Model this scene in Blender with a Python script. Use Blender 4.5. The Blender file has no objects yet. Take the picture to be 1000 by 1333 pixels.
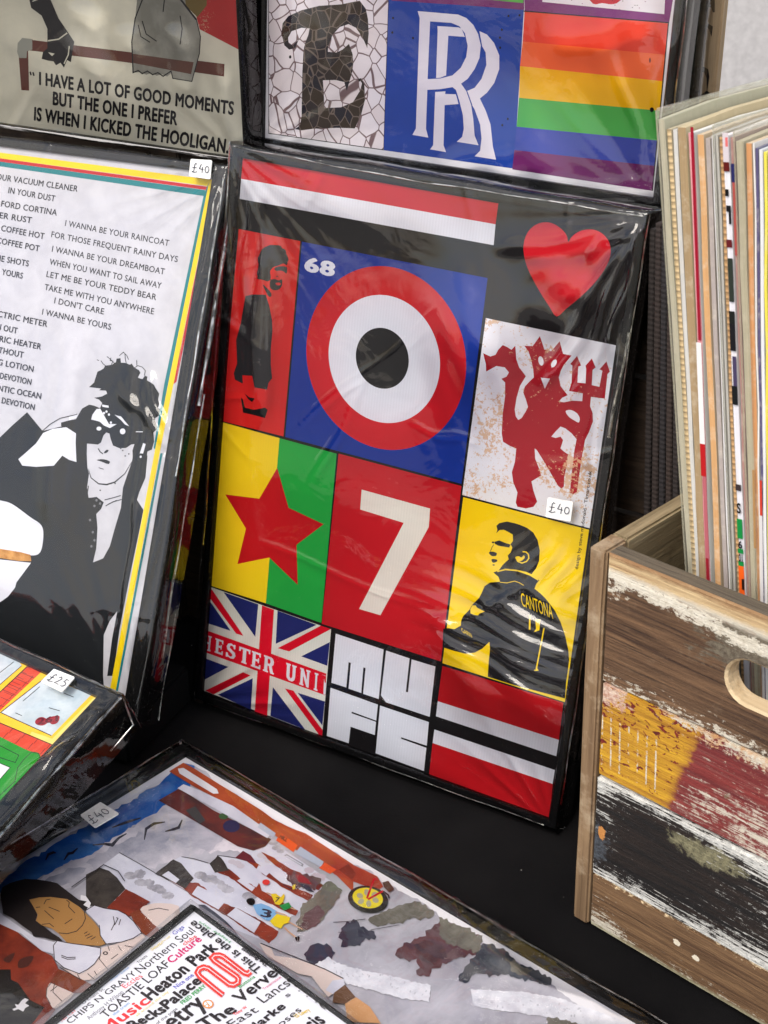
import bpy, bmesh, math, random
import numpy as np
from mathutils import Vector, Matrix
from mathutils.geometry import tessellate_polygon
R = math.radians
random.seed(7); rng = np.random.default_rng(7)
scn = bpy.context.scene
col = scn.collection

# ------------------------------------------------------------------ camera
CO = Vector((0, 0, 0.771)); PITCH = R(28.38); ROLL = R(-0.66); FPX = 2087.0
_f = Vector((0, math.cos(PITCH), -math.sin(PITCH))); _r = Vector((1, 0, 0)); _u = _r.cross(_f)
CR = _r * math.cos(ROLL) + _u * math.sin(ROLL); CU = _u * math.cos(ROLL) - _r * math.sin(ROLL); CF = _f
cd = bpy.data.cameras.new('camera'); cam = bpy.data.objects.new('camera', cd); col.objects.link(cam)
m = Matrix((CR, CU, -CF)).transposed().to_4x4(); m.translation = CO; cam.matrix_world = m
cd.sensor_fit = 'VERTICAL'; cd.sensor_height = 36; cd.lens = 36 * FPX / 1333
cd.clip_start = .02; cd.clip_end = 200
cd.dof.use_dof = True; cd.dof.focus_distance = 1.12; cd.dof.aperture_fstop = 24
scn.camera = cam

# ------------------------------------------------------------------ world and sun
SUN_EL, SUN_AZ = R(52), R(218)      # azimuth clockwise from +Y: behind the camera, to the left
w = bpy.data.worlds.new('World'); scn.world = w; w.use_nodes = True
nt = w.node_tree; nt.nodes.clear()
sky = nt.nodes.new('ShaderNodeTexSky'); sky.sky_type = 'NISHITA'; sky.sun_disc = False
sky.sun_elevation = SUN_EL; sky.sun_rotation = SUN_AZ; sky.air_density = 1.0; sky.dust_density = 3.0; sky.ozone_density = 1.0
bg = nt.nodes.new('ShaderNodeBackground'); bg.inputs[1].default_value = 0.15
tc = nt.nodes.new('ShaderNodeTexCoord'); mpn = nt.nodes.new('ShaderNodeMapping'); mpn.inputs['Scale'].default_value = (1.2, 1.2, 2.6)
cl = nt.nodes.new('ShaderNodeTexNoise'); cl.inputs['Scale'].default_value = 2.2; cl.inputs['Detail'].default_value = 7; cl.inputs['Distortion'].default_value = .4
rp = nt.nodes.new('ShaderNodeValToRGB'); rp.color_ramp.elements[0].position = .40; rp.color_ramp.elements[1].position = .66
mx = nt.nodes.new('ShaderNodeMix'); mx.data_type = 'RGBA'; mx.inputs['B'].default_value = (8.2, 7.9, 7.6, 1)
nt.links.new(tc.outputs['Generated'], mpn.inputs[0]); nt.links.new(mpn.outputs[0], cl.inputs['Vector'])
nt.links.new(cl.outputs['Fac'], rp.inputs[0]); nt.links.new(rp.outputs[0], mx.inputs['Factor'])
nt.links.new(sky.outputs[0], mx.inputs['A']); nt.links.new(mx.outputs['Result'], bg.inputs[0])
wo = nt.nodes.new('ShaderNodeOutputWorld'); nt.links.new(bg.outputs[0], wo.inputs[0])
sd = bpy.data.lights.new('sun', 'SUN'); sd.energy = 1.5; sd.angle = R(30); sd.color = (1, .955, .88)
sun = bpy.data.objects.new('sun', sd); col.objects.link(sun)
sdir = Vector((math.sin(SUN_AZ) * math.cos(SUN_EL), math.cos(SUN_AZ) * math.cos(SUN_EL), math.sin(SUN_EL)))
sun.rotation_euler = sdir.to_track_quat('Z', 'Y').to_euler(); sun.location = sdir * 5
scn.view_settings.view_transform = 'Standard'; scn.view_settings.look = 'None'
scn.view_settings.exposure = 0.62; scn.view_settings.gamma = 1
scn.cycles.transparent_max_bounces = 24; scn.cycles.max_bounces = 8

# ------------------------------------------------------------------ pixel rays (photo is 1000 x 1333)
def ray(x, y): return (CF + CR * ((x - 500) / FPX) - CU * ((y - 666.5) / FPX))
def hit(x, y, p, n):
    d = ray(x, y); t = (p - CO).dot(n) / d.dot(n); return CO + d * t
def Z(ox, oy, s):
    def g(txt):
        if isinstance(txt, str):
            v = [float(a) for a in txt.replace(' ', ',').split(',') if a]
            return [(ox + v[i] * s, oy + v[i + 1] * s) for i in range(0, len(v), 2)]
        return (ox + txt[0] * s, oy + txt[1] * s)
    return g

# ------------------------------------------------------------------ materials
def lin(c):
    c = c / 255; return (c / 12.92 if c <= .04045 else ((c + .055) / 1.055) ** 2.4)
def rgb(t, k=.93): return (lin(t[0]) * k, lin(t[1]) * k, lin(t[2]) * k, 1)
_m = {}
class NB:
    def __init__(s, name):
        s.m = bpy.data.materials.new(name); s.m.use_nodes = True; s.t = s.m.node_tree; s.t.nodes.clear()
        s.out = s.n('OutputMaterial'); s.co = s.n('TexCoord')
    def n(s, typ, **kw):
        o = s.t.nodes.new('ShaderNode' + typ)
        for k, v in kw.items():
            if k.startswith('_'): setattr(o, k[1:], v)
            else:
                key = k.replace('__', ' ')
                o.inputs[key].default_value = v
        return o
    def l(s, a, b): s.t.links.new(a, b)
    def mapping(s, scale=(1, 1, 1), loc=(0, 0, 0), rot=(0, 0, 0)):
        mp = s.n('Mapping'); mp.inputs['Scale'].default_value = scale; mp.inputs['Location'].default_value = loc; mp.inputs['Rotation'].default_value = rot
        s.l(s.co.outputs['Object'], mp.inputs[0]); return mp.outputs[0]
    def noise(s, vec, scale, detail=5, rough=.55, dist=0):
        o = s.n('TexNoise', Scale=scale, Detail=detail, Roughness=rough, Distortion=dist); s.l(vec, o.inputs['Vector']); return o.outputs['Fac']
    def ramp(s, fac, p0, p1, c0=(0, 0, 0, 1), c1=(1, 1, 1, 1)):
        o = s.n('ValToRGB'); e = o.color_ramp.elements; e[0].position = p0; e[1].position = p1; e[0].color = c0; e[1].color = c1
        s.l(fac, o.inputs[0]); return o.outputs[0]
    def mix(s, fac, a, b, typ='MIX'):
        o = s.n('Mix', _data_type='RGBA', _blend_type=typ)
        for k, v in (('Factor', fac), ('A', a), ('B', b)):
            if isinstance(v, (float, int, tuple)): o.inputs[k].default_value = v if k == 'Factor' else tuple(v)
            else: s.l(v, o.inputs[k])
        return o.outputs['Result']
    def math(s, op, a, b=0., c=0., clamp=False):
        o = s.n('Math', _operation=op); o.use_clamp = clamp
        for i, v in enumerate((a, b, c)):
            if isinstance(v, (float, int)): o.inputs[i].default_value = v
            else: s.l(v, o.inputs[i])
        return o.outputs[0]
    def xyz(s, vec):
        o = s.n('SeparateXYZ'); s.l(vec, o.inputs[0]); return o.outputs
    def bump(s, h, strength=.3, dist=.001):
        o = s.n('Bump', Strength=strength, Distance=dist); s.l(h, o.inputs['Height']); return o.outputs[0]
    def princ(s, color, rough=.5, metal=0., normal=None, spec=.5, coat=0.):
        o = s.n('BsdfPrincipled'); 
        if isinstance(color, tuple): o.inputs['Base Color'].default_value = color
        else: s.l(color, o.inputs['Base Color'])
        if isinstance(rough, (float, int)): o.inputs['Roughness'].default_value = rough
        else: s.l(rough, o.inputs['Roughness'])
        o.inputs['Metallic'].default_value = metal; o.inputs['Specular IOR Level'].default_value = spec; o.inputs['Coat Weight'].default_value = coat
        if normal is not None: s.l(normal, o.inputs['Normal'])
        s.l(o.outputs[0], s.out.inputs[0]); return o

def ink(c, ridge=0., rough=.42, k=.93, mottle=.06):
    key = ('ink', c, ridge, rough, k, mottle)
    if key in _m: return _m[key]
    b = NB('ink'); base = rgb(c, k); v = b.mapping()
    n = b.noise(v, 38, 6, .65)
    colr = b.mix(b.math('MULTIPLY', b.ramp(n, .3, .7), mottle), base, tuple(x * .6 for x in base[:3]) + (1,))
    if ridge:
        x = b.xyz(v)
        wv = b.math('SINE', b.math('MULTIPLY', x[0], 2 * math.pi / .0023))
        n2 = b.noise(b.mapping((900, 12, 1)), 1, 2)
        g = b.math('MULTIPLY_ADD', wv, ridge * .5, b.math('MULTIPLY_ADD', n2, ridge, 1 - ridge))
        mm = b.n('Mix', _data_type='RGBA', _blend_type='MULTIPLY'); mm.inputs['Factor'].default_value = 1
        cc = b.n('CombineColor'); [b.l(g, cc.inputs[i]) for i in range(3)]
        b.l(colr, mm.inputs['A']); b.l(cc.outputs[0], mm.inputs['B']); colr = mm.outputs['Result']
    b.princ(colr, rough + .15, spec=.10); _m[key] = b.m; return b.m

def rusty(c, amount=.60, c2=(196, 140, 92), scale=60):
    key = ('rust', c, amount, c2, scale)
    if key in _m: return _m[key]
    b = NB('worn_ink'); v = b.mapping()
    big = b.noise(v, 24, 4, .7); fine = b.noise(v, scale * 15, 5, .7)
    x = b.math('ADD', b.math('MULTIPLY', big, .55), b.math('MULTIPLY', fine, .55))
    f = b.ramp(x, amount, amount + .02)
    c3 = b.mix(b.noise(v, 160, 4), rgb(c2), rgb((226, 196, 160)))
    b.princ(b.mix(b.math('MULTIPLY', f, .85), rgb(c), c3), .6, spec=.10); _m[key] = b.m; return b.m

def mosaic(cell, line, scale, width, cell2=None):
    key = ('mos', cell, line, scale)
    if key in _m: return _m[key]
    b = NB('mosaic_ink'); v = b.mapping((1, 1, 0))
    nz = b.n('TexNoise', Scale=30., Detail=2.); b.l(v, nz.inputs['Vector'])
    vv = b.n('VectorMath', _operation='MULTIPLY_ADD'); b.l(nz.outputs['Color'], vv.inputs[0]); vv.inputs[1].default_value = (.012, .012, 0); b.l(v, vv.inputs[2])
    vo = b.n('TexVoronoi', _feature='DISTANCE_TO_EDGE', Scale=scale, Randomness=.9); b.l(vv.outputs[0], vo.inputs['Vector'])
    v2 = b.n('TexVoronoi', _feature='F1', Scale=scale, Randomness=.9); b.l(vv.outputs[0], v2.inputs['Vector'])
    f = b.ramp(vo.outputs['Distance'], width, width * 1.5)
    sp = b.n('SeparateColor'); b.l(v2.outputs['Color'], sp.inputs[0])
    cc = b.mix(b.ramp(sp.outputs[0], .2, .9), rgb(cell), rgb(cell2 or cell))
    b.princ(b.mix(f, rgb(line), cc), .6, spec=.10); _m[key] = b.m; return b.m

def cloudy(c1, c2, scale, p0=.4, p1=.6, stretch=(1, 1, 1)):
    key = ('cl', c1, c2, scale)
    if key in _m: return _m[key]
    b = NB('washed_ink'); n = b.noise(b.mapping(stretch), scale, 6, .6, .3)
    b.princ(b.mix(b.ramp(n, p0, p1), rgb(c1), rgb(c2)), .6, spec=.10); _m[key] = b.m; return b.m

def m_frame():
    if 'frame' in _m: return _m['frame']
    b = NB('black_frame_lacquer'); v = b.mapping()
    n = b.noise(v, 260, 5, .7)
    cc = b.mix(b.ramp(n, .62, .75), (.005, .005, .0055, 1), (.014, .013, .012, 1))
    b.princ(cc, b.math('MULTIPLY_ADD', n, .12, .20), spec=.25); _m['frame'] = b.m; return b.m

def m_film(fine=1.0, amt=.95):
    key = ('film', fine, amt)
    if key in _m: return _m[key]
    b = NB('clear_cellophane')
    n1 = b.noise(b.mapping(), 26, 3, .5, .6); n2 = b.noise(b.mapping((1, .35, 1), rot=(0, 0, .5)), 150, 3, .5)
    h = b.math('ADD', n1, b.math('MULTIPLY', n2, .05 * fine))
    nb = b.n('Bump', Strength=.13, Distance=.006); b.l(h, nb.inputs['Height'])
    fr = b.n('Fresnel', IOR=1.5); b.l(nb.outputs[0], fr.inputs['Normal'])
    fac = b.math('MULTIPLY', fr.outputs[0], amt, clamp=True)
    tr = b.n('BsdfTransparent', Color=(.975, .977, .97, 1)); gl = b.n('BsdfGlossy', Roughness=.045, Color=(1, 1, 1, 1)); b.l(nb.outputs[0], gl.inputs['Normal'])
    ms = b.n('MixShader'); b.l(fac, ms.inputs[0]); b.l(tr.outputs[0], ms.inputs[1]); b.l(gl.outputs[0], ms.inputs[2])
    b.l(ms.outputs[0], b.out.inputs[0]); _m[key] = b.m; return b.m

def m_card(c, rough=.75, streak=.5, k=.9, seed=0.):
    key = ('card', c, streak, seed)
    if key in _m: return _m[key]
    b = NB('aged_card'); v = b.mapping((2.2, .035, 1), loc=(seed, seed, seed)); v2 = b.mapping((1, 1, 1), loc=(seed, seed, seed))
    n = b.noise(v, 420, 4, .6); n2 = b.noise(v2, 85, 7, .75)
    cc = b.mix(b.math('MULTIPLY', b.ramp(n, .35, .7), streak), rgb(c, k), tuple(x * .62 for x in rgb(c, k)[:3]) + (1,))
    cc = b.mix(b.math('MULTIPLY', b.ramp(n2, .5, .75), streak), cc, rgb((235, 225, 205), k))
    b.princ(cc, rough, normal=b.bump(n, .25)); _m[key] = b.m; return b.m

def m_dotted(c=(196, 170, 128), dk=.55):
    key = ('dot', c)
    if key in _m: return _m[key]
    b = NB('corrugated_card_edge'); v = b.mapping(); x = b.xyz(v)
    nz = b.noise(v, 300, 3)
    s1 = b.math('SINE', b.math('MULTIPLY_ADD', nz, .8, b.math('MULTIPLY', x[1], 2 * math.pi / .0036)))
    f = b.ramp(s1, .2, .9)
    b.princ(b.mix(f, rgb(c), tuple(q * dk for q in rgb(c)[:3]) + (1,)), .85, normal=b.bump(s1, .25)); _m[key] = b.m; return b.m

def m_wood(name, c1, c2, c3=None, axis=0, scale=1., wear=None, wearc=(215, 208, 192), rough=.8, k=.8, off=(0, 0, 0)):
    """grain runs along the given local axis"""
    key = ('wood', name)
    if key in _m: return _m[key]
    b = NB(name); st = [14 * scale] * 3; st[axis] = 1.1 * scale
    v = b.mapping(tuple(st), loc=off)
    g = b.noise(v, 9, 8, .68, .5); st2 = [90 * scale] * 3; st2[axis] = 2.5 * scale
    g2 = b.noise(b.mapping(tuple(st2), loc=off), 3.2, 5, .6, .2)
    cc = b.mix(b.ramp(g, .35, .65), rgb(c1, k), rgb(c2, k))
    cc = b.mix(b.math('MULTIPLY', b.ramp(g2, .5, .72), .55), cc, tuple(q * .35 for q in rgb(c1, k)[:3]) + (1,))
    if c3:
        n3 = b.noise(b.mapping((1, 1, 1), loc=off), 16, 6, .7); cc = b.mix(b.ramp(n3, .52, .66), cc, rgb(c3, k))
    hgt = b.math('MULTIPLY_ADD', g2, -1., g)
    if wear:
        n4 = b.noise(b.mapping(tuple([44 * scale if i != axis else 5 * scale for i in range(3)]), loc=off), 6, 8, .75, .3)
        n5 = b.noise(b.mapping((1, 1, 1), loc=off), 9, 4, .6)
        f = b.ramp(b.math('MULTIPLY_ADD', n5, .5, b.math('MULTIPLY', n4, .6)), wear, wear + .03)
        cc = b.mix(f, cc, rgb(wearc, .85)); hgt = b.math('ADD', hgt, f)
    b.princ(cc, rough, normal=b.bump(hgt, .55, .0016), spec=.25); _m[key] = b.m; return b.m

def m_plain(name, c, rough=.6, k=.9, bump=0., scale=300, spec=.4):
    if name in _m: return _m[name]
    b = NB(name); n = b.noise(b.mapping(), scale, 5, .6)
    cc = b.mix(b.ramp(n, .3, .7), rgb(c, k), tuple(q * .8 for q in rgb(c, k)[:3]) + (1,))
    b.princ(cc, rough, normal=b.bump(n, bump) if bump else None, spec=spec); _m[name] = b.m; return b.m

# ------------------------------------------------------------------ object helpers
def tag(o, label=None, cat=None, group=None, kind=None):
    if label: o['label'] = label
    if cat: o['category'] = cat
    if group: o['group'] = group
    if kind: o['kind'] = kind
    return o
def link(name, me, parent=None, mats=()):
    o = bpy.data.objects.new(name, me); col.objects.link(o)
    for mt in mats: me.materials.append(mt)
    if parent: o.parent = parent
    return o
def empty(name, M, label, cat, group=None):
    o = bpy.data.objects.new(name, None); o.empty_display_size = .05; col.objects.link(o); o.matrix_world = M
    return tag(o, label, cat, group)
def pydata(name, V, F, parent, mats, midx=None, smooth=False):
    me = bpy.data.meshes.new(name); me.from_pydata([tuple(v) for v in V], [], F)
    if midx: me.polygons.foreach_set('material_index', midx)
    if smooth: me.polygons.foreach_set('use_smooth', [True] * len(me.polygons))
    me.update(); return link(name, me, parent, mats)
def boxmesh(lo, hi, bev=.0, jit=0., seg=1):
    bm = bmesh.new(); bmesh.ops.create_cube(bm, size=1)
    lo = Vector(lo); hi = Vector(hi)
    for v in bm.verts: v.co = Vector(((v.co[i] + .5) * (hi[i] - lo[i]) + lo[i] for i in range(3)))
    if seg > 1:
        L = [hi[i] - lo[i] for i in range(3)]; ax = L.index(max(L))
        es = [e for e in bm.edges if abs((e.verts[0].co - e.verts[1].co)[ax]) > L[ax] * .9]
        bmesh.ops.subdivide_edges(bm, edges=es, cuts=seg)
    if jit:
        for v in bm.verts: v.co += Vector((random.uniform(-jit, jit) for _ in range(3)))
    if bev: bmesh.ops.bevel(bm, geom=list(bm.edges), offset=bev, segments=2, affect='EDGES', clamp_overlap=True)
    me = bpy.data.meshes.new('box'); bm.to_mesh(me); bm.free(); return me
def box(name, lo, hi, parent, mat, bev=.0, jit=0., seg=1):
    me = boxmesh(lo, hi, bev, jit, seg); me.name = name; return link(name, me, parent, [mat])
def pose(x, y, z, yaw, lean, roll=0):
    yaw, lean, roll = R(yaw), R(lean), R(roll)
    rx = Vector((math.cos(yaw), math.sin(yaw), 0)); bk = Vector((-math.sin(yaw), math.cos(yaw), 0))
    up = math.cos(lean) * Vector((0, 0, 1)) + math.sin(lean) * bk
    r2 = math.cos(roll) * rx + math.sin(roll) * up; u2 = -math.sin(roll) * rx + math.cos(roll) * up
    n = r2.cross(u2); M = Matrix((r2, u2, n)).transposed().to_4x4(); M.translation = Vector((x, y, z)); return M

# capital height of the built-in font
def txtmesh(s, bold=0., space=1.):
    c = bpy.data.curves.new('t', 'FONT'); c.body = s; c.size = 1; c.offset = bold; c.resolution_u = 3; c.space_character = space
    o = bpy.data.objects.new('t', c); me = bpy.data.meshes.new_from_object(o)
    V = [v.co.copy() for v in me.vertices]; F = [tuple(p.vertices) for p in me.polygons]
    bpy.data.objects.remove(o); bpy.data.curves.remove(c); bpy.data.meshes.remove(me); return V, F
_hV, _ = txtmesh('H'); CAP = max(v.y for v in _hV)

class Ink:
    """flat printed shapes on a plane of a board; every draw lies a hair above the one before"""
    def __init__(s, M, z0): s.M = M; s.Mi = M.inverted(); s.z0 = z0; s.z = z0; s.V = []; s.F = []; s.I = []; s.mats = []; s.clip = None; s.dz = 7e-6
    def mat(s, m):
        if m not in s.mats: s.mats.append(m)
        return s.mats.index(m)
    def loc(s, p):
        P = hit(p[0], p[1], s.M @ Vector((0, 0, s.z0)), (s.M.to_3x3() @ Vector((0, 0, 1)))); q = s.Mi @ P; return (q.x, q.y)
    def lpoly(s, pts, m):
        if s.clip:
            for ax, sg, lim in ((0, 1, s.clip[0]), (0, -1, -s.clip[1]), (1, 1, s.clip[2]), (1, -1, -s.clip[3])):
                out = []
                for i in range(len(pts)):
                    p, q = pts[i - 1], pts[i]; a, b = sg * p[ax] - lim, sg * q[ax] - lim
                    if (a >= 0) != (b >= 0): t = a / (a - b); out.append((p[0] + (q[0] - p[0]) * t, p[1] + (q[1] - p[1]) * t))
                    if b >= 0: out.append(q)
                pts = out
                if len(pts) < 3: return
        s.z += s.dz; b = len(s.V)
        s.V += [(p[0], p[1], s.z) for p in pts]
        tri = tessellate_polygon([[Vector((p[0], p[1], 0)) for p in pts]])
        i = s.mat(m)
        for t in tri:
            a, c, d = (pts[k] for k in t)
            ar = (c[0] - a[0]) * (d[1] - a[1]) - (c[1] - a[1]) * (d[0] - a[0])
            if abs(ar) < 1e-12: continue
            s.F.append(tuple(b + k for k in (t if ar > 0 else t[::-1]))); s.I.append(i)
    def poly(s, px, m): s.lpoly([s.loc(p) for p in px], m)
    def smooth(s, px, m, n=4, closed=True):
        P = [s.loc(p) for p in px]; out = []; N = len(P)
        for i in range(N):
            p0, p1, p2, p3 = P[i - 1], P[i], P[(i + 1) % N], P[(i + 2) % N]
            for k in range(n):
                t = k / n
                out.append(tuple(.5 * (2 * p1[j] + (p2[j] - p0[j]) * t + (2 * p0[j] - 5 * p1[j] + 4 * p2[j] - p3[j]) * t * t + (-p0[j] + 3 * p1[j] - 3 * p2[j] + p3[j]) * t ** 3) for j in (0, 1)))
        s.lpoly(out, m)
    def rough(s, px, m, amp=2.0, seg=3.0, seed=1):
        g = np.random.default_rng(seed + len(px)); out = []; n = len(px)
        for i in range(n):
            a, b = np.array(px[i], float), np.array(px[(i + 1) % n], float); L_ = np.linalg.norm(b - a); q = max(1, int(L_ / seg)); nn = np.array([-(b - a)[1], (b - a)[0]]) / (L_ or 1)
            for j in range(q): out.append(tuple(a + (b - a) * j / q + nn * (g.normal(0, amp * .5) if j else 0)))
        s.poly(out, m)
    def circ(s, c, hw, m, n=72, r=None, asp=1., rot=0.):
        C0 = s.loc(c); a = s.loc((c[0] + 1, c[1])); d = s.loc((c[0], c[1] + 1))
        J = np.linalg.inv(np.array([[a[0] - C0[0], d[0] - C0[0]], [a[1] - C0[1], d[1] - C0[1]]]))
        rr = hw / math.hypot(J[0, 0], J[0, 1]) if r is None else r
        s.lpoly([(C0[0] + rr * math.cos(2 * math.pi * k / n), C0[1] + asp * rr * math.sin(2 * math.pi * k / n)) for k in range(n)], m); return rr
    def ellp(s, c, rx, ry, m, rot=0., n=28):
        s.poly([(c[0] + rx * math.cos(t) * math.cos(rot) - ry * math.sin(t) * math.sin(rot), c[1] + rx * math.cos(t) * math.sin(rot) + ry * math.sin(t) * math.cos(rot)) for t in (2 * math.pi * k / n for k in range(n))], m)
    def stroke(s, px, wd, m, taper=False):
        n = len(px)
        if n < 2: return
        L = []; Rr = []
        for i, p in enumerate(px):
            a = np.array(px[max(i - 1, 0)]); c = np.array(px[min(i + 1, n - 1)]); q = np.array(p)
            d1 = q - a; d2 = c - q
            d1 = d1 / (np.linalg.norm(d1) or 1); d2 = d2 / (np.linalg.norm(d2) or 1)
            if i == 0: d1 = d2
            if i == n - 1: d2 = d1
            t = d1 + d2; t = t / (np.linalg.norm(t) or 1); nn = np.array([-t[1], t[0]]); k = max(.5, abs(nn @ np.array([-d1[1], d1[0]])))
            h = wd / 2 / k * (1 - .7 * abs(2 * i / (n - 1) - 1) if taper else 1)
            L.append(q + nn * h); Rr.append(q - nn * h)
        s.z += s.dz; b = len(s.V); im = s.mat(m)
        for p in L + Rr:
            x, y = s.loc(p); s.V.append((x, y, s.z))
        for i in range(n - 1):
            f = (b + i, b + i + 1, b + n + i + 1, b + n + i)
            P = [s.V[k] for k in f]; ar = sum(P[k][0] * P[(k + 1) % 4][1] - P[(k + 1) % 4][0] * P[k][1] for k in range(4))
            s.F.append(f if ar > 0 else f[::-1]); s.I.append(im)
    def text(s, t, A, B, C, m, bold=0., space=1.):
        if bold > 0:
            V, F = txtmesh(t, 0, space); X0 = min(v.x for v in V); X1 = max(v.x for v in V); a, b_, c = (np.array(p, float) for p in (A, B, C)); ex = (b_ - a) / (X1 - X0); ey = (c - a) / CAP
            s.dz = 3e-6
            for q in range(8):
                o_ = ex * bold * 1.3 * math.cos(q * math.pi / 4) + ey * bold * math.sin(q * math.pi / 4); s.text(t, a + o_, b_ + o_, c + o_, m, 0, space)
            s.dz = 7e-6; return
        V, F = txtmesh(t, 0, space); x0 = min(v.x for v in V); x1 = max(v.x for v in V)
        a, b_, c = (np.array(s.loc(p)) for p in (A, B, C)); s.z += s.dz; b = len(s.V); i = s.mat(m)
        e1 = b_ - a; e2 = c - a; flip = e1[0] * e2[1] - e1[1] * e2[0] < 0
        for v in V:
            q = a + e1 * ((v.x - x0) / (x1 - x0)) + e2 * (v.y / CAP); s.V.append((q[0], q[1], s.z))
        for f in F: s.F.append(tuple(b + k for k in (f[::-1] if flip else f))); s.I.append(i)
    def cells(s, quad, polys, m):
        """polys in a 0..1 box (v up) mapped to the pixel quad (bl, br, tr, tl)"""
        q = [np.array(s.loc(p)) for p in quad]
        for P in polys: s.lpoly([tuple((1 - u) * (1 - v) * q[0] + u * (1 - v) * q[1] + u * v * q[2] + (1 - u) * v * q[3]) for u, v in P], m)
    def build(s, name, parent, label=None):
        if s.clip:
            x0, x1, y0, y1 = s.clip; kp = [i for i, f in enumerate(s.F) if all(x0 - 1e-5 < s.V[v][0] < x1 + 1e-5 and y0 - 1e-5 < s.V[v][1] < y1 + 1e-5 for v in f)]
            s.F = [s.F[i] for i in kp]; s.I = [s.I[i] for i in kp]; us = sorted({v for f in s.F for v in f}); mp = {v: i for i, v in enumerate(us)}
            s.V = [s.V[v] for v in us]; s.F = [tuple(mp[v] for v in f) for f in s.F]
        o = pydata(name, s.V, s.F, parent, s.mats, s.I)
        if label: o['label'] = label
        return o

def price(M, z, quad, parent, text):
    """small white price sticker with pen writing, quad = bl, br, tr, tl in the photo"""
    k = Ink(M, z); c = [np.array(p, float) for p in quad]; pts = []
    for i in range(4):
        a, b, d = c[i - 1], c[i], c[(i + 1) % 4]; ua = (a - b) / np.linalg.norm(a - b); ud = (d - b) / np.linalg.norm(d - b); r = 1.8
        for t in (0, .3, .7, 1): pts.append(tuple(b + ua * r * (1 - t) ** 1.6 + ud * r * t ** 1.6))
    P = [k.loc(p) for p in pts]; n = len(P)
    V = [(x, y, z) for x, y in P] + [(x, y, z + .0004 + .0007 * abs(math.sin(i * .8))) for i, (x, y) in enumerate(P)]
    F = [tuple(range(n, 2 * n))] + [(i, (i + 1) % n, n + (i + 1) % n, n + i) for i in range(n)]
    st = pydata('price_sticker', V, F, parent, [m_plain('sticker_paper', (243, 243, 240), .6)])
    w_ = Ink(M, z + .0014); pen = ink((70, 72, 84), mottle=0)
    def Q(u, v): return tuple((1 - u) * (1 - v) * c[0] + u * (1 - v) * c[1] + u * v * c[2] + (1 - u) * v * c[3])
    L = {'£': [[(.30, .72), (.24, .78), (.19, .70), (.18, .35), (.10, .28)], [(.08, .30), (.20, .26), (.34, .33)], [(.09, .52), (.30, .54)]],
         '4': [[(.50, .78), (.42, .50), (.62, .48)], [(.57, .62), (.56, .28)]],
         '0': [[(.78 + .09 * math.cos(t), .5 + .17 * math.sin(t)) for t in np.linspace(.4, 6.6, 14)]],
         '2': [[(.42, .68), (.50, .76), (.57, .66), (.48, .42), (.42, .32), (.62, .32)]],
         '5': [[(.86, .74), (.74, .74), (.72, .56), (.82, .56), (.86, .42), (.78, .30), (.70, .33)]]}
    for ch in text:
        for s_ in L[ch]: w_.stroke([Q(*p) for p in s_], 1.0, pen)
    w_.build('price_writing', st)
    return st

def mould(parent, w, h, op, D=.02, zp=-.004, mat=None):
    """picture frame moulding: outer w x h, opening op = (x0, x1, y0, y1), face at z=0"""
    x0, x1, y0, y1 = op; prof = [(0, -D), (0, -.0012), (.06, 0), (.80, 0), (.97, -.0012), (1, zp - .0006)]
    V = []; F = []
    for t, z in prof:
        V += [(x0 * t, y0 * t, z), (w + (x1 - w) * t, y0 * t, z), (w + (x1 - w) * t, h + (y1 - h) * t, z), (x0 * t, h + (y1 - h) * t, z)]
    for k in range(len(prof) - 1):
        for i in range(4): j = (i + 1) % 4; F.append((4 * k + i, 4 * k + j, 4 * (k + 1) + j, 4 * (k + 1) + i))
    F.append((3, 2, 1, 0))
    return pydata('frame', V, F, parent, [mat or m_frame()])

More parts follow.
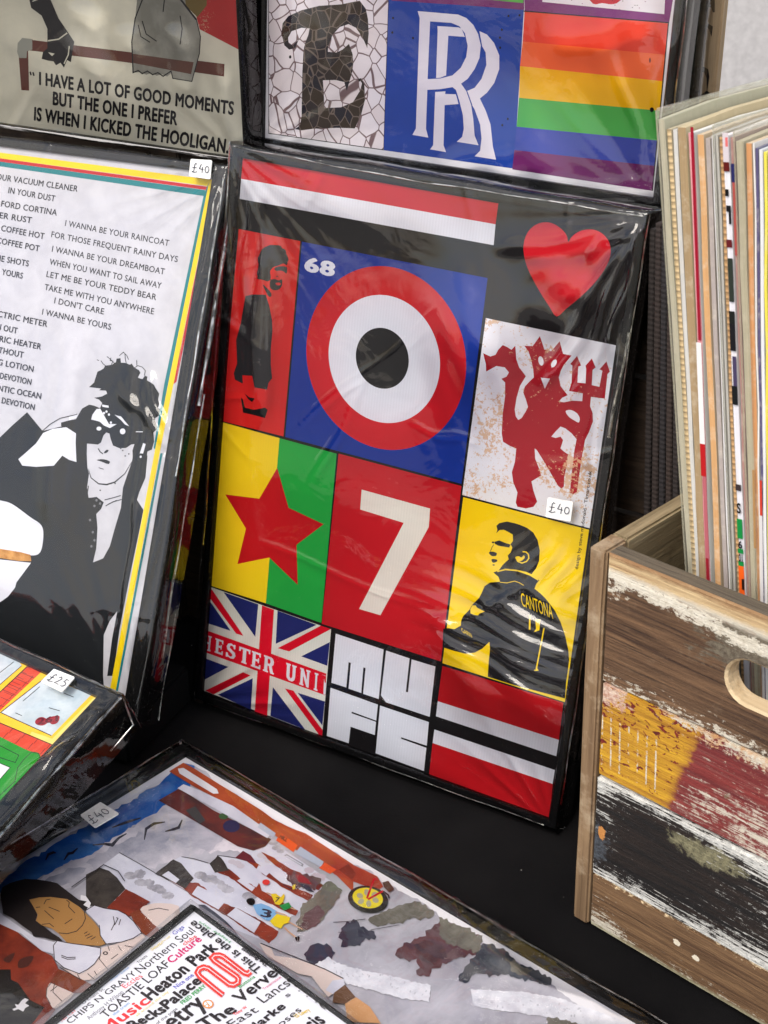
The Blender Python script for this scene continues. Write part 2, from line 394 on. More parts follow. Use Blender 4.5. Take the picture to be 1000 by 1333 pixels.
def film(parent, w, h, D=.02, creases=(), bands=(), sags=(), seed=0, amp=1., nx=150, loose=.0, edge=1., mat=None):
    """cellophane over the front and sides, with creases (ax, ay, bx, by, width, height) in local metres"""
    g = np.random.default_rng(seed); ny = int(nx * h / w)
    e = .0022
    xs = np.concatenate([[-e - .0012, -e - .0008, -e], np.linspace(0, w, nx), [w + e, w + e + .0008, w + e + .0012]])
    ys = np.concatenate([[-e - .0012, -e - .0008, -e], np.linspace(0, h, ny), [h + e, h + e + .0008, h + e + .0012]])
    X, Y = np.meshgrid(xs, ys); Z_ = np.full(X.shape, .0030)
    ed = np.clip(np.minimum.reduce([X, w - X, Y, h - Y]), 0, None)
    for k in range(5):
        th = g.uniform(0, math.pi); f = g.uniform(5, 16); Z_ += .00016 * amp * np.sin(2 * math.pi * f * (X * math.cos(th) + Y * math.sin(th)) + g.uniform(0, 6))
    for cx, cy in ((0, 0), (w, 0), (0, h), (w, h)):
        r = np.hypot(X - cx, Y - cy); th = np.arctan2(np.abs(Y - cy), np.abs(X - cx)); k1 = g.uniform(9, 13); k2 = g.uniform(19, 27)
        s = np.abs(np.sin(k1 * th + g.uniform(0, 6))) ** 3 + .6 * np.abs(np.sin(k2 * th + g.uniform(0, 6))) ** 4
        Z_ += edge * amp * .0016 * s * np.exp(-r / .050) * np.clip(r / .02, 0, 1)
    for _ in range(int(14 * edge)):
        side = g.integers(4); t = g.uniform(.05, .95); L = g.uniform(.02, .07); a = g.uniform(-.7, .7); wd = g.uniform(.0012, .003); hh = g.uniform(.0004, .0012) * amp
        p = [(0, t * h), (w, t * h), (t * w, 0), (t * w, h)][side]; d = [(math.cos(a), math.sin(a)), (-math.cos(a), math.sin(a)), (math.sin(a), math.cos(a)), (math.sin(a), -math.cos(a))][side]
        u = (X - p[0]) * d[0] + (Y - p[1]) * d[1]; v = -(X - p[0]) * d[1] + (Y - p[1]) * d[0]
        Z_ += hh * np.exp(-(v / wd) ** 2) * np.clip(1 - u / L, 0, 1) * (u > -.01)
    for ax, ay, bx, by, wd, hh in creases:
        L = math.hypot(bx - ax, by - ay) or 1; dx, dy = (bx - ax) / L, (by - ay) / L
        u = ((X - ax) * dx + (Y - ay) * dy) / L; v = -(X - ax) * dy + (Y - ay) * dx
        v = v + .002 * np.sin(u * 9 + hh * 5e3)
        Z_ += hh * np.exp(-(v / wd) ** 2) * np.clip(np.minimum(u, 1 - u) * 6, 0, 1)
    for cx, cy, rx, ry, ang, wl, hh in bands:
        dx, dy = math.cos(ang), math.sin(ang); u = (X - cx) * dx + (Y - cy) * dy; v = -(X - cx) * dy + (Y - cy) * dx
        msk = np.exp(-((u / rx) ** 2 + (v / ry) ** 2) ** 1.5)
        ph = v / wl * 2 * math.pi + 1.4 * np.sin(u / rx * 2.2) + .9 * np.sin(v / wl * 1.7)
        Z_ += hh * msk * (np.sin(ph) + .5 * np.sin(2.3 * ph + u * 40))
        Z_ += hh * 1.2 * msk
    for cx, cy, rx, ry, ang, hh in sags:
        dx, dy = math.cos(ang), math.sin(ang); u = ((X - cx) * dx + (Y - cy) * dy) / rx; v = (-(X - cx) * dy + (Y - cy) * dx) / ry
        Z_ += hh * np.exp(-(u ** 2 + v ** 2)) + hh * .12 * np.exp(-(u ** 2 + v ** 2)) * np.sin(u * 7 + 3 * v)
    Z_ += loose * np.sin(math.pi * np.clip(X / w, 0, 1)) * np.sin(math.pi * np.clip(Y / h, 0, 1))
    Z_ = np.maximum(Z_, .0012)
    ox = np.maximum(np.maximum(-X, X - w), np.maximum(-Y, Y - h))
    Z_ = np.where(ox > 0, .0016, Z_)
    Z_ = np.where(ox > e + .0002, -D * .45, Z_); Z_ = np.where(ox > e + .001, -D, Z_)
    wob = np.where(ox > 0, .0009 * (np.sin(X * 31 + seed) * np.sin(Y * 27 + seed) + .3 * np.sin((X + Y) * 70)), 0)
    X = X + np.where(X > w, wob, 0) - np.where(X < 0, wob, 0); Y = Y + np.where(Y > h, wob, 0) - np.where(Y < 0, wob, 0)
    n1, n0 = X.shape; V = np.stack([X, Y, Z_], -1).reshape(-1, 3)
    F = [(j * n0 + i, j * n0 + i + 1, (j + 1) * n0 + i + 1, (j + 1) * n0 + i) for j in range(n1 - 1) for i in range(n0 - 1)]
    return pydata('cellophane_wrap', V.tolist(), F, parent, [mat or m_film()], smooth=True)

def m_glint_fold():
    if 'seam' in _m: return _m['seam']
    b = NB('cellophane_fold'); n = b.noise(b.mapping(), 90, 4, .7); fr = b.n('Fresnel', IOR=1.6)
    tr = b.n('BsdfTransparent', Color=(.93, .93, .91, 1)); gl = b.n('BsdfGlossy', Roughness=.10, Color=(1, 1, .97, 1)); ms = b.n('MixShader')
    b.l(b.math('ADD', b.math('MULTIPLY', fr.outputs[0], 1.2), b.math('MULTIPLY', b.ramp(n, .42, .62), .45), clamp=True), ms.inputs[0]); b.l(tr.outputs[0], ms.inputs[1]); b.l(gl.outputs[0], ms.inputs[2]); b.l(ms.outputs[0], b.out.inputs[0]); _m['seam'] = b.m; return b.m
def glint_fold(parent, pts, r=.0006, wig=.0005, n=60, seed=0):  # thin glossy tubes added along the film edges to make bright glint lines
    g = np.random.default_rng(seed + 5); P = []
    for i in range(len(pts) - 1):
        a, c = np.array(pts[i], float), np.array(pts[i + 1], float); m_ = max(4, int(n * np.linalg.norm(c - a) / .4))
        for q in range(m_): P.append(a + (c - a) * q / m_)
    P.append(np.array(pts[-1], float)); P = np.array(P); ph = g.uniform(0, 6, 6); t = np.arange(len(P))
    P += wig * np.stack([np.sin(t * .7 + ph[0]) + np.sin(t * .23 + ph[1]), np.sin(t * .6 + ph[2]) + np.sin(t * .19 + ph[3]), .6 * np.sin(t * .5 + ph[4])], 1) * .6
    V = []; F = []
    for i, p in enumerate(P):
        d = P[min(i + 1, len(P) - 1)] - P[max(i - 1, 0)]; d /= np.linalg.norm(d) or 1; u = np.cross(d, (0, 0, 1.)); 
        if np.linalg.norm(u) < .1: u = np.cross(d, (0, 1., 0))
        u /= np.linalg.norm(u); v = np.cross(d, u); rr = r * (.55 + .6 * abs(math.sin(i * .31 + ph[5])) + .3 * g.random())
        for q in range(6): a = q * math.pi / 3; V.append(tuple(p + rr * (u * math.cos(a) + v * math.sin(a))))
    for i in range(len(P) - 1):
        for q in range(6): F.append((6 * i + q, 6 * i + (q + 1) % 6, 6 * i + 6 + (q + 1) % 6, 6 * i + 6 + q))
    return pydata('wrap_fold', V, F, parent, [m_glint_fold()], smooth=True)
BLACK = ink((16, 15, 18), mottle=.0); K2 = ink((24, 24, 28)); WHITE = ink((226, 229, 240), ridge=.05); PAPER = ink((232, 230, 236))
def quadz(I, px, m): I.poly(px, m)

# ================================================================== SETTING
# black table cloth
def cloth():
    n = 130; xs = np.linspace(-1.6, 1.6, n); ys = np.linspace(-.25, 2.0, n); X, Y = np.meshgrid(xs, ys)
    Zc = .0011 * np.sin(7 * X + 3 * Y) * np.sin(5 * Y - 2 * X) - .0024 + .0009 * np.sin(31 * X + 17 * Y + 2 * np.sin(9 * X))
    V = np.stack([X, Y, Zc], -1).reshape(-1, 3).tolist(); F = [(j * n + i, j * n + i + 1, (j + 1) * n + i + 1, (j + 1) * n + i) for j in range(n - 1) for i in range(n - 1)]
    for side in range(2):      # hanging front and back
        y = -.25 if side == 0 else 2.0; j = 0 if side == 0 else n - 1; b = len(V)
        for r_ in range(1, 8):
            for i in range(n): V.append((xs[i], y + (-1 if side == 0 else 1) * (.004 * r_ + .012 * math.sin(xs[i] * 23) * r_ / 7), -.0024 - .09 * r_))
        for r_ in range(7):
            for i in range(n - 1):
                a = (j * n + i) if r_ == 0 else b + (r_ - 1) * n + i; c = b + r_ * n + i
                F.append((a, a + 1, c + 1, c) if side else (c, c + 1, a + 1, a))
    b_ = NB('black_polycotton'); v = b_.mapping(); wv = b_.math('MULTIPLY', b_.math('SINE', b_.math('MULTIPLY', b_.xyz(v)[0], 5200.)), b_.math('SINE', b_.math('MULTIPLY', b_.xyz(v)[1], 5200.)))
    n1 = b_.noise(v, 9, 5, .6); n2 = b_.noise(v, 420, 3, .6)
    vo = b_.n('TexVoronoi', Scale=52., Randomness=1.); b_.l(v, vo.inputs['Vector'])
    lint = b_.math('MULTIPLY', b_.ramp(vo.outputs['Distance'], .018, .028, (1, 1, 1, 1), (0, 0, 0, 1)), b_.ramp(b_.noise(v, 13, 2), .53, .60))
    cc = b_.mix(b_.ramp(n1, .3, .7), (.0048, .0046, .0050, 1), (.0085, .0081, .0084, 1)); cc = b_.mix(b_.math('MULTIPLY', lint, .8), cc, (.5, .48, .45, 1))
    p = b_.princ(cc, .95, normal=b_.bump(b_.math('ADD', b_.math('MULTIPLY', wv, .3), n2), .35, .0008), spec=.03)
    o = pydata('table_cloth', V, F, None, [b_.m], smooth=True)
    tag(o, 'black cloth spread over the market table under the frames and the crate', 'tablecloth')
cloth()
# pavement below the table
me = bpy.data.meshes.new('pavement'); me.from_pydata([(-40, -40, -.75), (40, -40, -.75), (40, 40, -.75), (-40, 40, -.75)], [], [(0, 1, 2, 3)])
tag(link('pavement', me, None, [m_plain('grey_paving', (128, 124, 118), .85, .8, .3, 20)]), kind='structure')
# pale canvas hanging behind the stall
V = []; F = []; n = 160
for j in range(30):
    for i in range(n):
        x = -3 + 6 * i / (n - 1); zz = -.74 + 1.62 * j / 29; V.append((x, 2.35 + .02 * math.sin(x * 9) + .012 * math.sin(x * 23 + zz * 3) + .01 * math.sin(zz * 5 + x * 2), zz))
F = [(j * n + i, j * n + i + 1, (j + 1) * n + i + 1, (j + 1) * n + i) for j in range(29) for i in range(n - 1)]
tag(pydata('canvas_screen', V, F, None, [m_plain('pale_canvas', (226, 222, 220), .85, .9, .2, 90)], smooth=True), 'pale grey canvas sheet hanging behind the stall, top right', 'canvas sheet')

# ---------------------------------------------------------------- old wooden boxes the back row stands on
WD = [m_wood('dark_old_plank_%d' % i, (58, 46, 36), (84, 68, 54), (42, 35, 30), axis=0, k=.75, wear=.70, wearc=(120, 104, 84), off=(i * 3.1, i, 0)) for i in range(3)]
def shelf_box(x, y, L, label, yaw=-33):
    M = pose(x, y, -.001, yaw, 0); t = empty('wooden_box', M, label, 'wooden box', 'old wooden boxes holding up the back row')
    H = .4325; nP = 4; ph = H / nP
    for i in range(nP):
        box('plank', (.001, i * ph + .0018, -.014), (L - .001, (i + 1) * ph - .0018, 0), t, WD[i % 3], .0014, .0006, 6)
    for k in (0.02, L - .06): box('batten', (k, .004, .0005), (k + .035, H - .004, .012), t, WD[(int(k * 10)) % 3], .0015, .0008)
    for s_ in (0, 1):
        for i in range(3): box('side_plank', ((L - .014) * s_, i * H / 3 + .002, -.30), ((L - .014) * s_ + .014, (i + 1) * H / 3 - .002, -.0145), t, WD[i], .0014)
    for i in range(3): box('top_plank', (.0, H - .012, -.0145 - .095 * (i + 1) + .003), (L, H, -.0145 - .095 * i), t, WD[i], .0012)
    return t
d = Vector((math.cos(R(-33)), math.sin(R(-33)), 0)); P0 = Vector((-.203, 1.265, 0))
d = Vector((math.cos(R(-28)), math.sin(R(-28)), 0)); a = Vector((-.155, 1.219, 0)) - d * .62; shelf_box(a.x, a.y, .62, 'dark weathered plank box behind the poem poster, left of the middle poster', -28)
d = Vector((math.cos(R(-33)), math.sin(R(-33)), 0)); a = P0 + d * .030; shelf_box(a.x, a.y + .004, .62, 'dark weathered plank box behind the middle poster and the record crate')

# ================================================================== MIDDLE POSTER
M1 = pose(-.159, 1.0963, .0055, -31.12, 11.94, -.25); W1, H1 = .33, .4509; ZP = -.004
root = empty('framed_poster', M1, 'black framed poster with red heart, target, star and white 7, leaning in the middle', 'framed poster')
k = Ink(M1, ZP)
cs = [k.loc(p) for p in ((316.5, 206.5), (827, 293), (715.5, 1067), (263.5, 898.5))]
op = ((cs[0][0] + cs[3][0]) / 2 + .0006, (cs[1][0] + cs[2][0]) / 2 + .0008, (cs[2][1] + cs[3][1]) / 2, (cs[0][1] + cs[1][1]) / 2 + .0004)
mould(root, W1, H1, op, .021, ZP)
k.lpoly([(op[0] - .003, op[2] - .003), (op[1] + .003, op[2] - .003), (op[1] + .003, op[3] + .003), (op[0] - .003, op[3] + .003)], ink((22, 20, 22), mottle=.0))
pr = k.build('print', root)
RED = ink((196, 22, 36)); RED2 = ink((186, 20, 30)); BLU = ink((18, 50, 146)); NAVY = ink((32, 40, 106), ridge=.03); YEL = ink((240, 206, 8)); YEL2 = ink((240, 208, 30), ridge=.03); GRN = ink((34, 160, 66))
CRM = ink((222, 224, 216), ridge=.05); FR = ink((214, 12, 40)); ORD = ink((206, 34, 34))
z1 = Z(270, 180, .4)
k = Ink(M1, ZP + 4e-5); k.poly(z1('116,65 947,212 938,280 110,132'), RED); k.poly(z1('110,132 938,280 932,348 105,197'), WHITE); k.build('striped_banner', pr, 'red and white stripe along the top')
k = Ink(M1, ZP + 4e-5); k.smooth(Z(600, 240, .28)('500,268 492,238 470,210 432,184 390,176 345,190 310,225 292,280 297,345 322,415 368,500 410,565 445,614 490,578 560,520 620,460 668,395 694,335 693,280 670,240 630,214 585,210 545,222 515,245'), RED, 3); k.build('heart', pr)
# footballer panel, full length figure
z3 = Z(270, 290, .2177); k = Ink(M1, ZP + 4e-5)
k.poly(z3('188,37 556,110 455,1277 86,1185'), ORD); DK = ink((40, 40, 44), mottle=.3)
z8 = Z(300, 280, .21)
k.rough(z8('170,262 195,212 240,186 300,186 345,222 362,278 350,312 330,300 300,312 262,326 248,345 250,402 230,412 200,402 164,392 172,330'), DK, .7, 2.5)
k.smooth(z8('272,330 300,318 350,322 348,362 330,350 310,344 285,346'), DK, 3); k.ellp(z8((290, 380)), 1.3, .8, DK); k.smooth(z8('250,402 275,396 300,404 320,398 320,436 302,460 275,466 250,455 244,428'), DK, 3); k.smooth(z8('280,422 300,418 312,424 308,434 290,434'), ORD, 3)
k.smooth(z8('200,430 225,450 255,485 250,508 230,495'), DK, 2)
k.poly(z3('228,438 270,428 350,430 372,500 388,585 390,650 380,760 380,850 388,930 366,958 358,998 282,985 268,915 210,912 213,962 165,938 158,900 178,840 172,700 200,600 215,510'), DK)
k.poly(z3('222,1020 255,1045 285,1050 268,1072 245,1055'), BLACK); k.poly(z3('200,1045 212,1055 225,1105 280,1118 345,1105 362,1118 345,1168 280,1150 214,1135'), BLACK)
k.build('footballer_panel', pr, 'orange red panel with a standing footballer in black')
# target panel
k = Ink(M1, ZP + 4e-5); k.poly([(393.2, 314.6), (634.8, 362), (600.8, 629.9), (371.4, 568.8)], BLU)
k.circ((500, 467.5), 104, RED, 96); k.circ((499, 468), 72.5, WHITE, 96); k.circ((497.5, 466.5), 34.5, BLACK, 64)
k.text('68', (397.5, 352), (433.5, 359.5), (399.5, 335), WHITE, .04, 1.10); k.build('target_panel', pr, 'blue panel with red, white and black target and 68')
# devil panel
z4 = Z(600, 410, .22); k = Ink(M1, ZP + 4e-5); DR = rusty((164, 22, 38), .645, (214, 150, 110), 26)
k.poly(z4('148,18 918,180 762,1262 8,1065'), rusty((228, 229, 238), .600, (196, 140, 92), 26))
k.poly(z4('132,226 175,246 205,236 222,205 248,178 275,190 300,206 322,182 325,212 328,260 345,310 385,362 350,420 330,490 319,560 325,600 340,622 360,610 385,570 398,545 385,500 370,460 378,425 405,395 432,370 428,320 415,260 400,215 375,182 425,185 468,125 495,205 535,215 585,155 605,230 655,240 610,295 592,330 580,370 590,420 632,475 600,490 580,512 610,517 660,507 718,510 722,464 640,450 655,400 660,300 648,290 688,242 712,300 695,305 690,400 738,405 742,320 738,300 775,258 798,310 780,325 775,415 820,425 838,330 820,322 862,275 882,335 868,350 852,495 770,485 765,540 780,580 782,630 760,690 735,740 715,850 700,950 687,1048 665,1060 645,1050 655,950 672,800 685,735 655,700 620,672 590,660 565,685 535,720 560,728 590,720 605,740 590,790 610,808 635,825 625,900 612,960 610,1015 595,1028 575,1010 540,950 500,880 450,800 437,790 440,850 460,900 475,950 450,965 418,985 430,1040 452,1105 430,1135 385,1145 335,1135 325,1110 335,1050 310,990 302,930 320,870 328,790 290,775 250,750 242,700 248,580 262,480 262,400 240,378 270,365 285,340 260,310 210,302 150,335 148,290'), DR)
W2 = rusty((228, 229, 238), .70, (200, 150, 110), 22)
k.ellp(z4((474, 272)), 3.3, 6.2, W2, -.2); k.ellp(z4((551, 287)), 3.0, 5.6, W2, .5); k.poly(z4('473,371 528,377 497,436'), W2); k.smooth(z4('620,570 650,562 685,580 703,608 698,636 672,624 640,603'), W2, 3)
k.text('design by steve mcdonald - Timarc.co.uk', (752.5, 741), (770.5, 613), (748.2, 741), BLACK, .012)
k.build('devil_panel', pr, 'distressed white panel with dark red devil holding a trident')
# star panel
z5 = Z(250, 540, .37); k = Ink(M1, ZP + 4e-5)
k.poly(z5('104,25 308,82 260,663 62,600'), YEL2); k.poly(z5('308,82 509,137 455,732 260,663'), GRN)
k.poly(z5('300,187 340,327 463,385 368,457 372,598 272,502 160,525 190,400 117,280 237,295'), RED2); k.build('star_panel', pr, 'yellow and green panel with a red star')
# seven panel
k = Ink(M1, ZP + 4e-5); k.poly([(441, 590.5), (600.8, 632.8), (574, 861), (419, 812)], ink((186, 24, 36)))
k.poly(z5('597,263 838,330 833,395 663,705 588,683 745,380 592,333'), CRM); k.build('number_panel', pr, 'red panel with a white 7')
# portrait panel
z6 = Z(560, 640, .24); z7 = Z(570, 670, .2); k = Ink(M1, ZP + 4e-5)
k.poly(z6('180,30 862,207 731,1142 67,930'), YEL)
k.poly(z7('382,72 400,55 450,44 500,55 530,64 580,85 622,116 650,165 664,230 660,300 640,350 610,388 575,372 500,356 440,350 398,362 420,330 445,305 462,290 455,265 475,245 485,215 474,192 490,170 488,130 462,114 430,98 402,100 380,122 388,100'), K2)
k.poly(z7('362,376 398,362 440,351 500,357 560,374 610,394 662,426 642,450 630,482 668,512 702,546 760,620 800,700 830,790 850,880 855,950 835,1100 828,1196 500,1110 325,1055 332,950 340,870 336,828 290,872 240,898 180,905 100,885 30,862 35,742 70,738 108,745 150,722 152,690 165,660 205,620 225,585 270,540 290,500 305,465 340,441 405,436 395,405'), K2)
k.poly(z7('368,176 400,167 440,184 474,194 466,214 430,208 395,202 372,190'), K2); k.smooth(z7('333,246 355,240 384,250 378,268 350,268'), K2, 3); k.smooth(z7('350,290 382,291 386,304 360,313'), K2, 3)
k.stroke(z7('364,195 352,215 342,240'), .8, K2); k.ellp(z7((364, 327)), 1.6, .8, K2); k.ellp(z7((360, 180)), 1.6, 1.2, K2)
k.stroke(z7('552,240 575,243 590,258 593,284 578,304 548,315 520,303 510,280'), 1.5, YEL); k.smooth(z7('505,278 525,270 545,278 560,265 566,280 545,300 520,300'), YEL, 3)
k.stroke(z7('388,370 440,357 520,364 600,392 655,426'), 1.5, YEL); k.stroke(z7('406,439 450,444 500,432 530,442 560,460'), .8, YEL)
k.poly(z7('226,590 246,590 256,605 306,630 272,643 262,655 238,652 214,642 212,615'), YEL)
k.text('CANTONA', z7((548, 592)), z7((752, 678)), z7((538, 506)), YEL, .0)
k.stroke(z7('600,656 598,748'), 2.0, YEL); k.poly(z7('636,684 668,680 662,752 626,764 640,742'), YEL); k.stroke(z7('692,738 640,1016'), 1.6, YEL); k.stroke(z7('640,990 652,1012 628,1012'), 1.2, YEL)
k.text('GARN', z7((160, 765)), z7((225, 800)), z7((150, 735)), YEL, .0)
k.build('portrait_panel', pr, 'yellow panel with a player seen from behind, collar up')
# flag panel
zj = Z(256, 760, .184); k = Ink(M1, ZP + 4e-5); k.poly(zj('92,20 952,322 888,1078 38,750'), CRM)
for p in ('190,58 437,145 415,375', '86,110 242,333 73,278', '573,190 850,290 560,425', '943,412 925,580 740,513', '58,525 225,588 45,685', '398,668 385,890 150,785', '540,730 768,1030 522,935', '715,770 908,832 890,1002'): k.poly(zj(p), NAVY)
for p in ('92,22 115,48 332,368 280,352 88,92', '950,320 880,296 575,455 655,478', '330,625 382,648 122,782 62,755', '625,740 685,755 892,1035 888,1076 868,1070', '463,152 548,183 500,935 412,905'): k.poly(zj(p), FR)
k.poly(zj('70,328 918,635 910,788 62,485'), FR)
def G(ch):
    a = .30; s = .10   # slab lettering in a unit box
    D = {'H': [[(0.02, 0), (.42, 0), (.42, s), (.36, s), (.36, .45), (.64, .45), (.64, s), (.58, s), (.58, 0), (.98, 0), (.98, s), (.9, s), (.9, .9), (.98, .9), (.98, 1), (.58, 1), (.58, .9), (.64, .9), (.64, .57), (.36, .57), (.36, .9), (.42, .9), (.42, 1), (.02, 1), (.02, .9), (.1, .9), (.1, s), (.02, s)]],
         'E': [[(.02, 0), (.95, 0), (.95, .27), (.82, .27), (.78, .13), (.42, .13), (.42, .44), (.66, .44), (.66, .36), (.78, .36), (.78, .66), (.66, .66), (.66, .57), (.42, .57), (.42, .88), (.76, .88), (.8, .75), (.92, .75), (.92, 1), (.02, 1), (.02, .9), (.13, .9), (.13, .1), (.02, .1)]],
         'S': [[(.05, .02), (.2, .02), (.24, .08), (.5, 0), (.82, .05), (.97, .25), (.9, .46), (.6, .58), (.38, .68), (.4, .84), (.58, .88), (.72, .82), (.76, .70), (.9, .70), (.9, .98), (.78, .98), (.72, .93), (.5, 1), (.22, .94), (.07, .74), (.14, .52), (.42, .42), (.64, .32), (.66, .18), (.5, .11), (.3, .15), (.2, .32), (.05, .32)]],
         'T': [[(.28, 0), (.72, 0), (.72, .1), (.64, .1), (.64, .88), (.82, .88), (.86, .72), (.98, .72), (.98, 1), (.02, 1), (.02, .72), (.14, .72), (.18, .88), (.36, .88), (.36, .1), (.28, .1)]],
         'R': [[(.02, 0), (.46, 0), (.46, .1), (.38, .1), (.38, .42), (.5, .42), (.66, 0), (.99, 0), (.99, .1), (.9, .1), (.76, .46), (.9, .58), (.93, .76), (.84, .93), (.66, 1), (.02, 1), (.02, .9), (.1, .9), (.1, .1), (.02, .1)]],
         'U': [[(.1, .3), (.16, .12), (.34, 0), (.66, 0), (.84, .12), (.9, .3), (.9, .9), (.98, .9), (.98, 1), (.58, 1), (.58, .9), (.64, .9), (.64, .26), (.5, .14), (.38, .26), (.38, .9), (.44, .9), (.44, 1), (.02, 1), (.02, .9), (.1, .9)]],
         'N': [[(.02, 0), (.42, 0), (.42, .1), (.34, .1), (.34, .6), (.68, 0), (.9, 0), (.9, .9), (.98, .9), (.98, 1), (.6, 1), (.6, .9), (.68, .9), (.68, .42), (.34, 1), (.02, 1), (.02, .9), (.1, .9), (.1, .1), (.02, .1)]],
         'I': [[(.1, 0), (.9, 0), (.9, .1), (.7, .1), (.7, .9), (.9, .9), (.9, 1), (.1, 1), (.1, .9), (.3, .9), (.3, .1), (.1, .1)]]}
    return D[ch]
for ch, x0, x1 in (('E', 130, 192), ('S', 207, 280), ('T', 298, 380), ('E', 387, 458), ('R', 473, 552), ('U', 630, 707), ('N', 729, 804), ('I', 830, 862)):
    def bl(x): return zj((x - 4, 487 + (x - 130) * .377 - 3)); 
    def tl(x): return zj((x + 4, 383 + (x - 130) * .347))
    k.cells([bl(x0), bl(x1), tl(x1), tl(x0)], G(ch), WHITE)
    if ch == 'R': k.cells([bl(x0), bl(x1), tl(x1), tl(x0)], [[(.38, .56), (.56, .56), (.64, .7), (.56, .86), (.38, .86)]], FR)
k.cells([zj((62, 470)), zj((98, 478)), zj((108, 373)), zj((70, 362))], [[(0, .45), (.55, .45), (.55, .1), (.4, .1), (.4, 0), (1, 0), (1, .1), (.88, .1), (.88, .9), (1, .9), (1, 1), (.4, 1), (.4, .9), (.55, .9), (.55, .57), (0, .57)]], WHITE)
k.poly(zj('884,640 918,652 915,700 907,697 903,668 898,780 906,785 912,778 916,700 918,655'), WHITE)
k.build('flag_panel', pr, 'crossed red white and blue flag panel lettered HESTER UNIT')
# letters panel
zm = Z(420, 820, .16); k = Ink(M1, ZP + 4e-5)
k.poly(zm('107,30 497,160 457,562 330,520 350,310 332,305 315,513 212,478 230,268 212,262 193,468 72,430'), WHITE)
k.poly(zm('517,168 708,232 678,503 695,508 725,240 918,298 872,707 515,588 475,532'), WHITE)
k.poly(zm('65,470 450,608 437,738 238,665 235,678 435,748 425,855 228,787 213,922 35,862'), WHITE)
k.poly(zm('468,615 865,750 848,942 640,873 638,885 845,960 825,1148 432,1003'), WHITE); k.build('letter_panel', pr, 'white block letters MU over FC')
zs = Z(540, 850, .24); k = Ink(M1, ZP + 4e-5); k.poly(zs('150,70 806,270 782,472 125,262'), RED2); k.poly(zs('125,262 782,472 768,560 115,343'), WHITE)
k.poly(zs('107,415 760,635 748,710 97,488'), WHITE); k.poly(zs('97,488 748,710 732,905 78,660'), RED2); k.build('stripe_panel', pr, 'two red and white stripes')
price(M1, .0046, [(710.5, 672.5), (743.5, 679), (747, 653), (713.5, 647)], root, '£40')
L = Ink(M1, .003); 
def cr(a, b, wd, hh): p = L.loc(a); q = L.loc(b); return (p[0], p[1], q[0], q[1], wd, hh)
C1 = [cr((320, 699), (600, 806), .0012, .0006), cr((527, 551), (620, 572), .0012, .0008), cr((395, 640), (480, 470), .0015, .0007), cr((375, 560), (600, 380), .001, .0005),
      cr((835, 292), (700, 500), .004, .0035), cr((835, 292), (640, 330), .005, .0025), cr((832, 300), (740, 520), .003, .0035), cr((838, 300), (790, 470), .0025, .004), cr((836, 295), (760, 330), .003, .003),
      cr((560, 800), (735, 860), .003, .0022), cr((565, 812), (730, 905), .003, .0025), cr((560, 815), (700, 760), .003, .0018), cr((800, 420), (760, 640), .003, .003), cr((330, 230), (318, 420), .004, .003), cr((345, 300), (330, 560), .005, .002)]
cc = L.loc((668, 825)); bnds = [(cc[0], cc[1], .066, .036, -.06, .017, .0010), (L.loc((720, 745))[0], L.loc((720, 745))[1], .022, .03, 1.2, .014, .0007)]
def sg(p, rx, ry, a, h_): q = L.loc(p); return (q[0], q[1], rx, ry, a, h_)
SG = [sg((670, 870), .075, .045, -.12, .0150), sg((600, 470), .03, .06, .2, .004), sg((700, 780), .03, .03, .4, .004), sg((400, 250), .10, .02, -.1, .003), sg((340, 430), .012, .08, 0, .0035), sg((740, 380), .04, .03, .7, .005), sg((615, 430), .03, .04, .2, .007)]
film(root, W1, H1, .021, C1, bnds, SG, 3, 1.0, 190, mat=m_film(1.0, 1.15))
glint_fold(root, [(.004, H1 - .0005, .0034), (W1 * .5, H1 - .003, .0042), (W1 - .002, H1 - .001, .0034)], .0006); glint_fold(root, [(W1 + .0015, H1, .001), (W1 + .001, H1 * .62, .001), (W1 + .0015, .02, 0)], .0006, seed=1)
glint_fold(root, [(-.0012, H1, .001), (-.0015, H1 * .5, .0005), (-.001, H1 * .3, .0005)], .0008, seed=2); glint_fold(root, [(.01, -.0005, -.001), (W1 - .01, -.0005, -.001)], .0004, seed=3)
q_ = [L.loc(p) for p in ((820, 432), (806, 500), (794, 570))]; glint_fold(root, [(p[0], p[1], .004) for p in q_], .0011, .0006, seed=4)  # tube laid along the glint beside the right frame edge

# ================================================================== POEM POSTER (left)
def nearer(x, y, z, s): return x * s, y * s, CO.z + s * (z - CO.z)
S2 = .95; M2 = pose(*nearer(-.5023, 1.1944, .008, S2), -24.57, 26.55); W2_, H2 = .33 * S2, .4508 * S2
root = empty('framed_poster', M2, 'black framed poem poster with a man in sunglasses, leaning at the left', 'framed poster')
k = Ink(M2, ZP); c = [k.loc(p) for p in ((286, 227), (154, 903))]
xr = (c[0][0] * .62 + c[1][0] * .38); yt = c[0][1]; mould(root, W2_, H2, (W2_ - xr, xr, c[1][1], yt), .022, ZP); CL2 = (W2_ - xr, xr, c[1][1], yt)
GP = cloudy((200, 200, 209), (188, 188, 198), 60, .35, .65)
k.lpoly([(W2_ - xr - .002, c[1][1] - .001), (xr + .002, c[1][1] - .001), (xr + .002, yt + .002), (W2_ - xr - .002, yt + .002)], GP); pr = k.build('print', root)
k = Ink(M2, ZP + 4e-5); k.clip = CL2; zl = Z(0, 170, .31); Y3 = ink((236, 204, 14)); TL_ = ink((20, 120, 128)); R3 = ink((186, 24, 36))
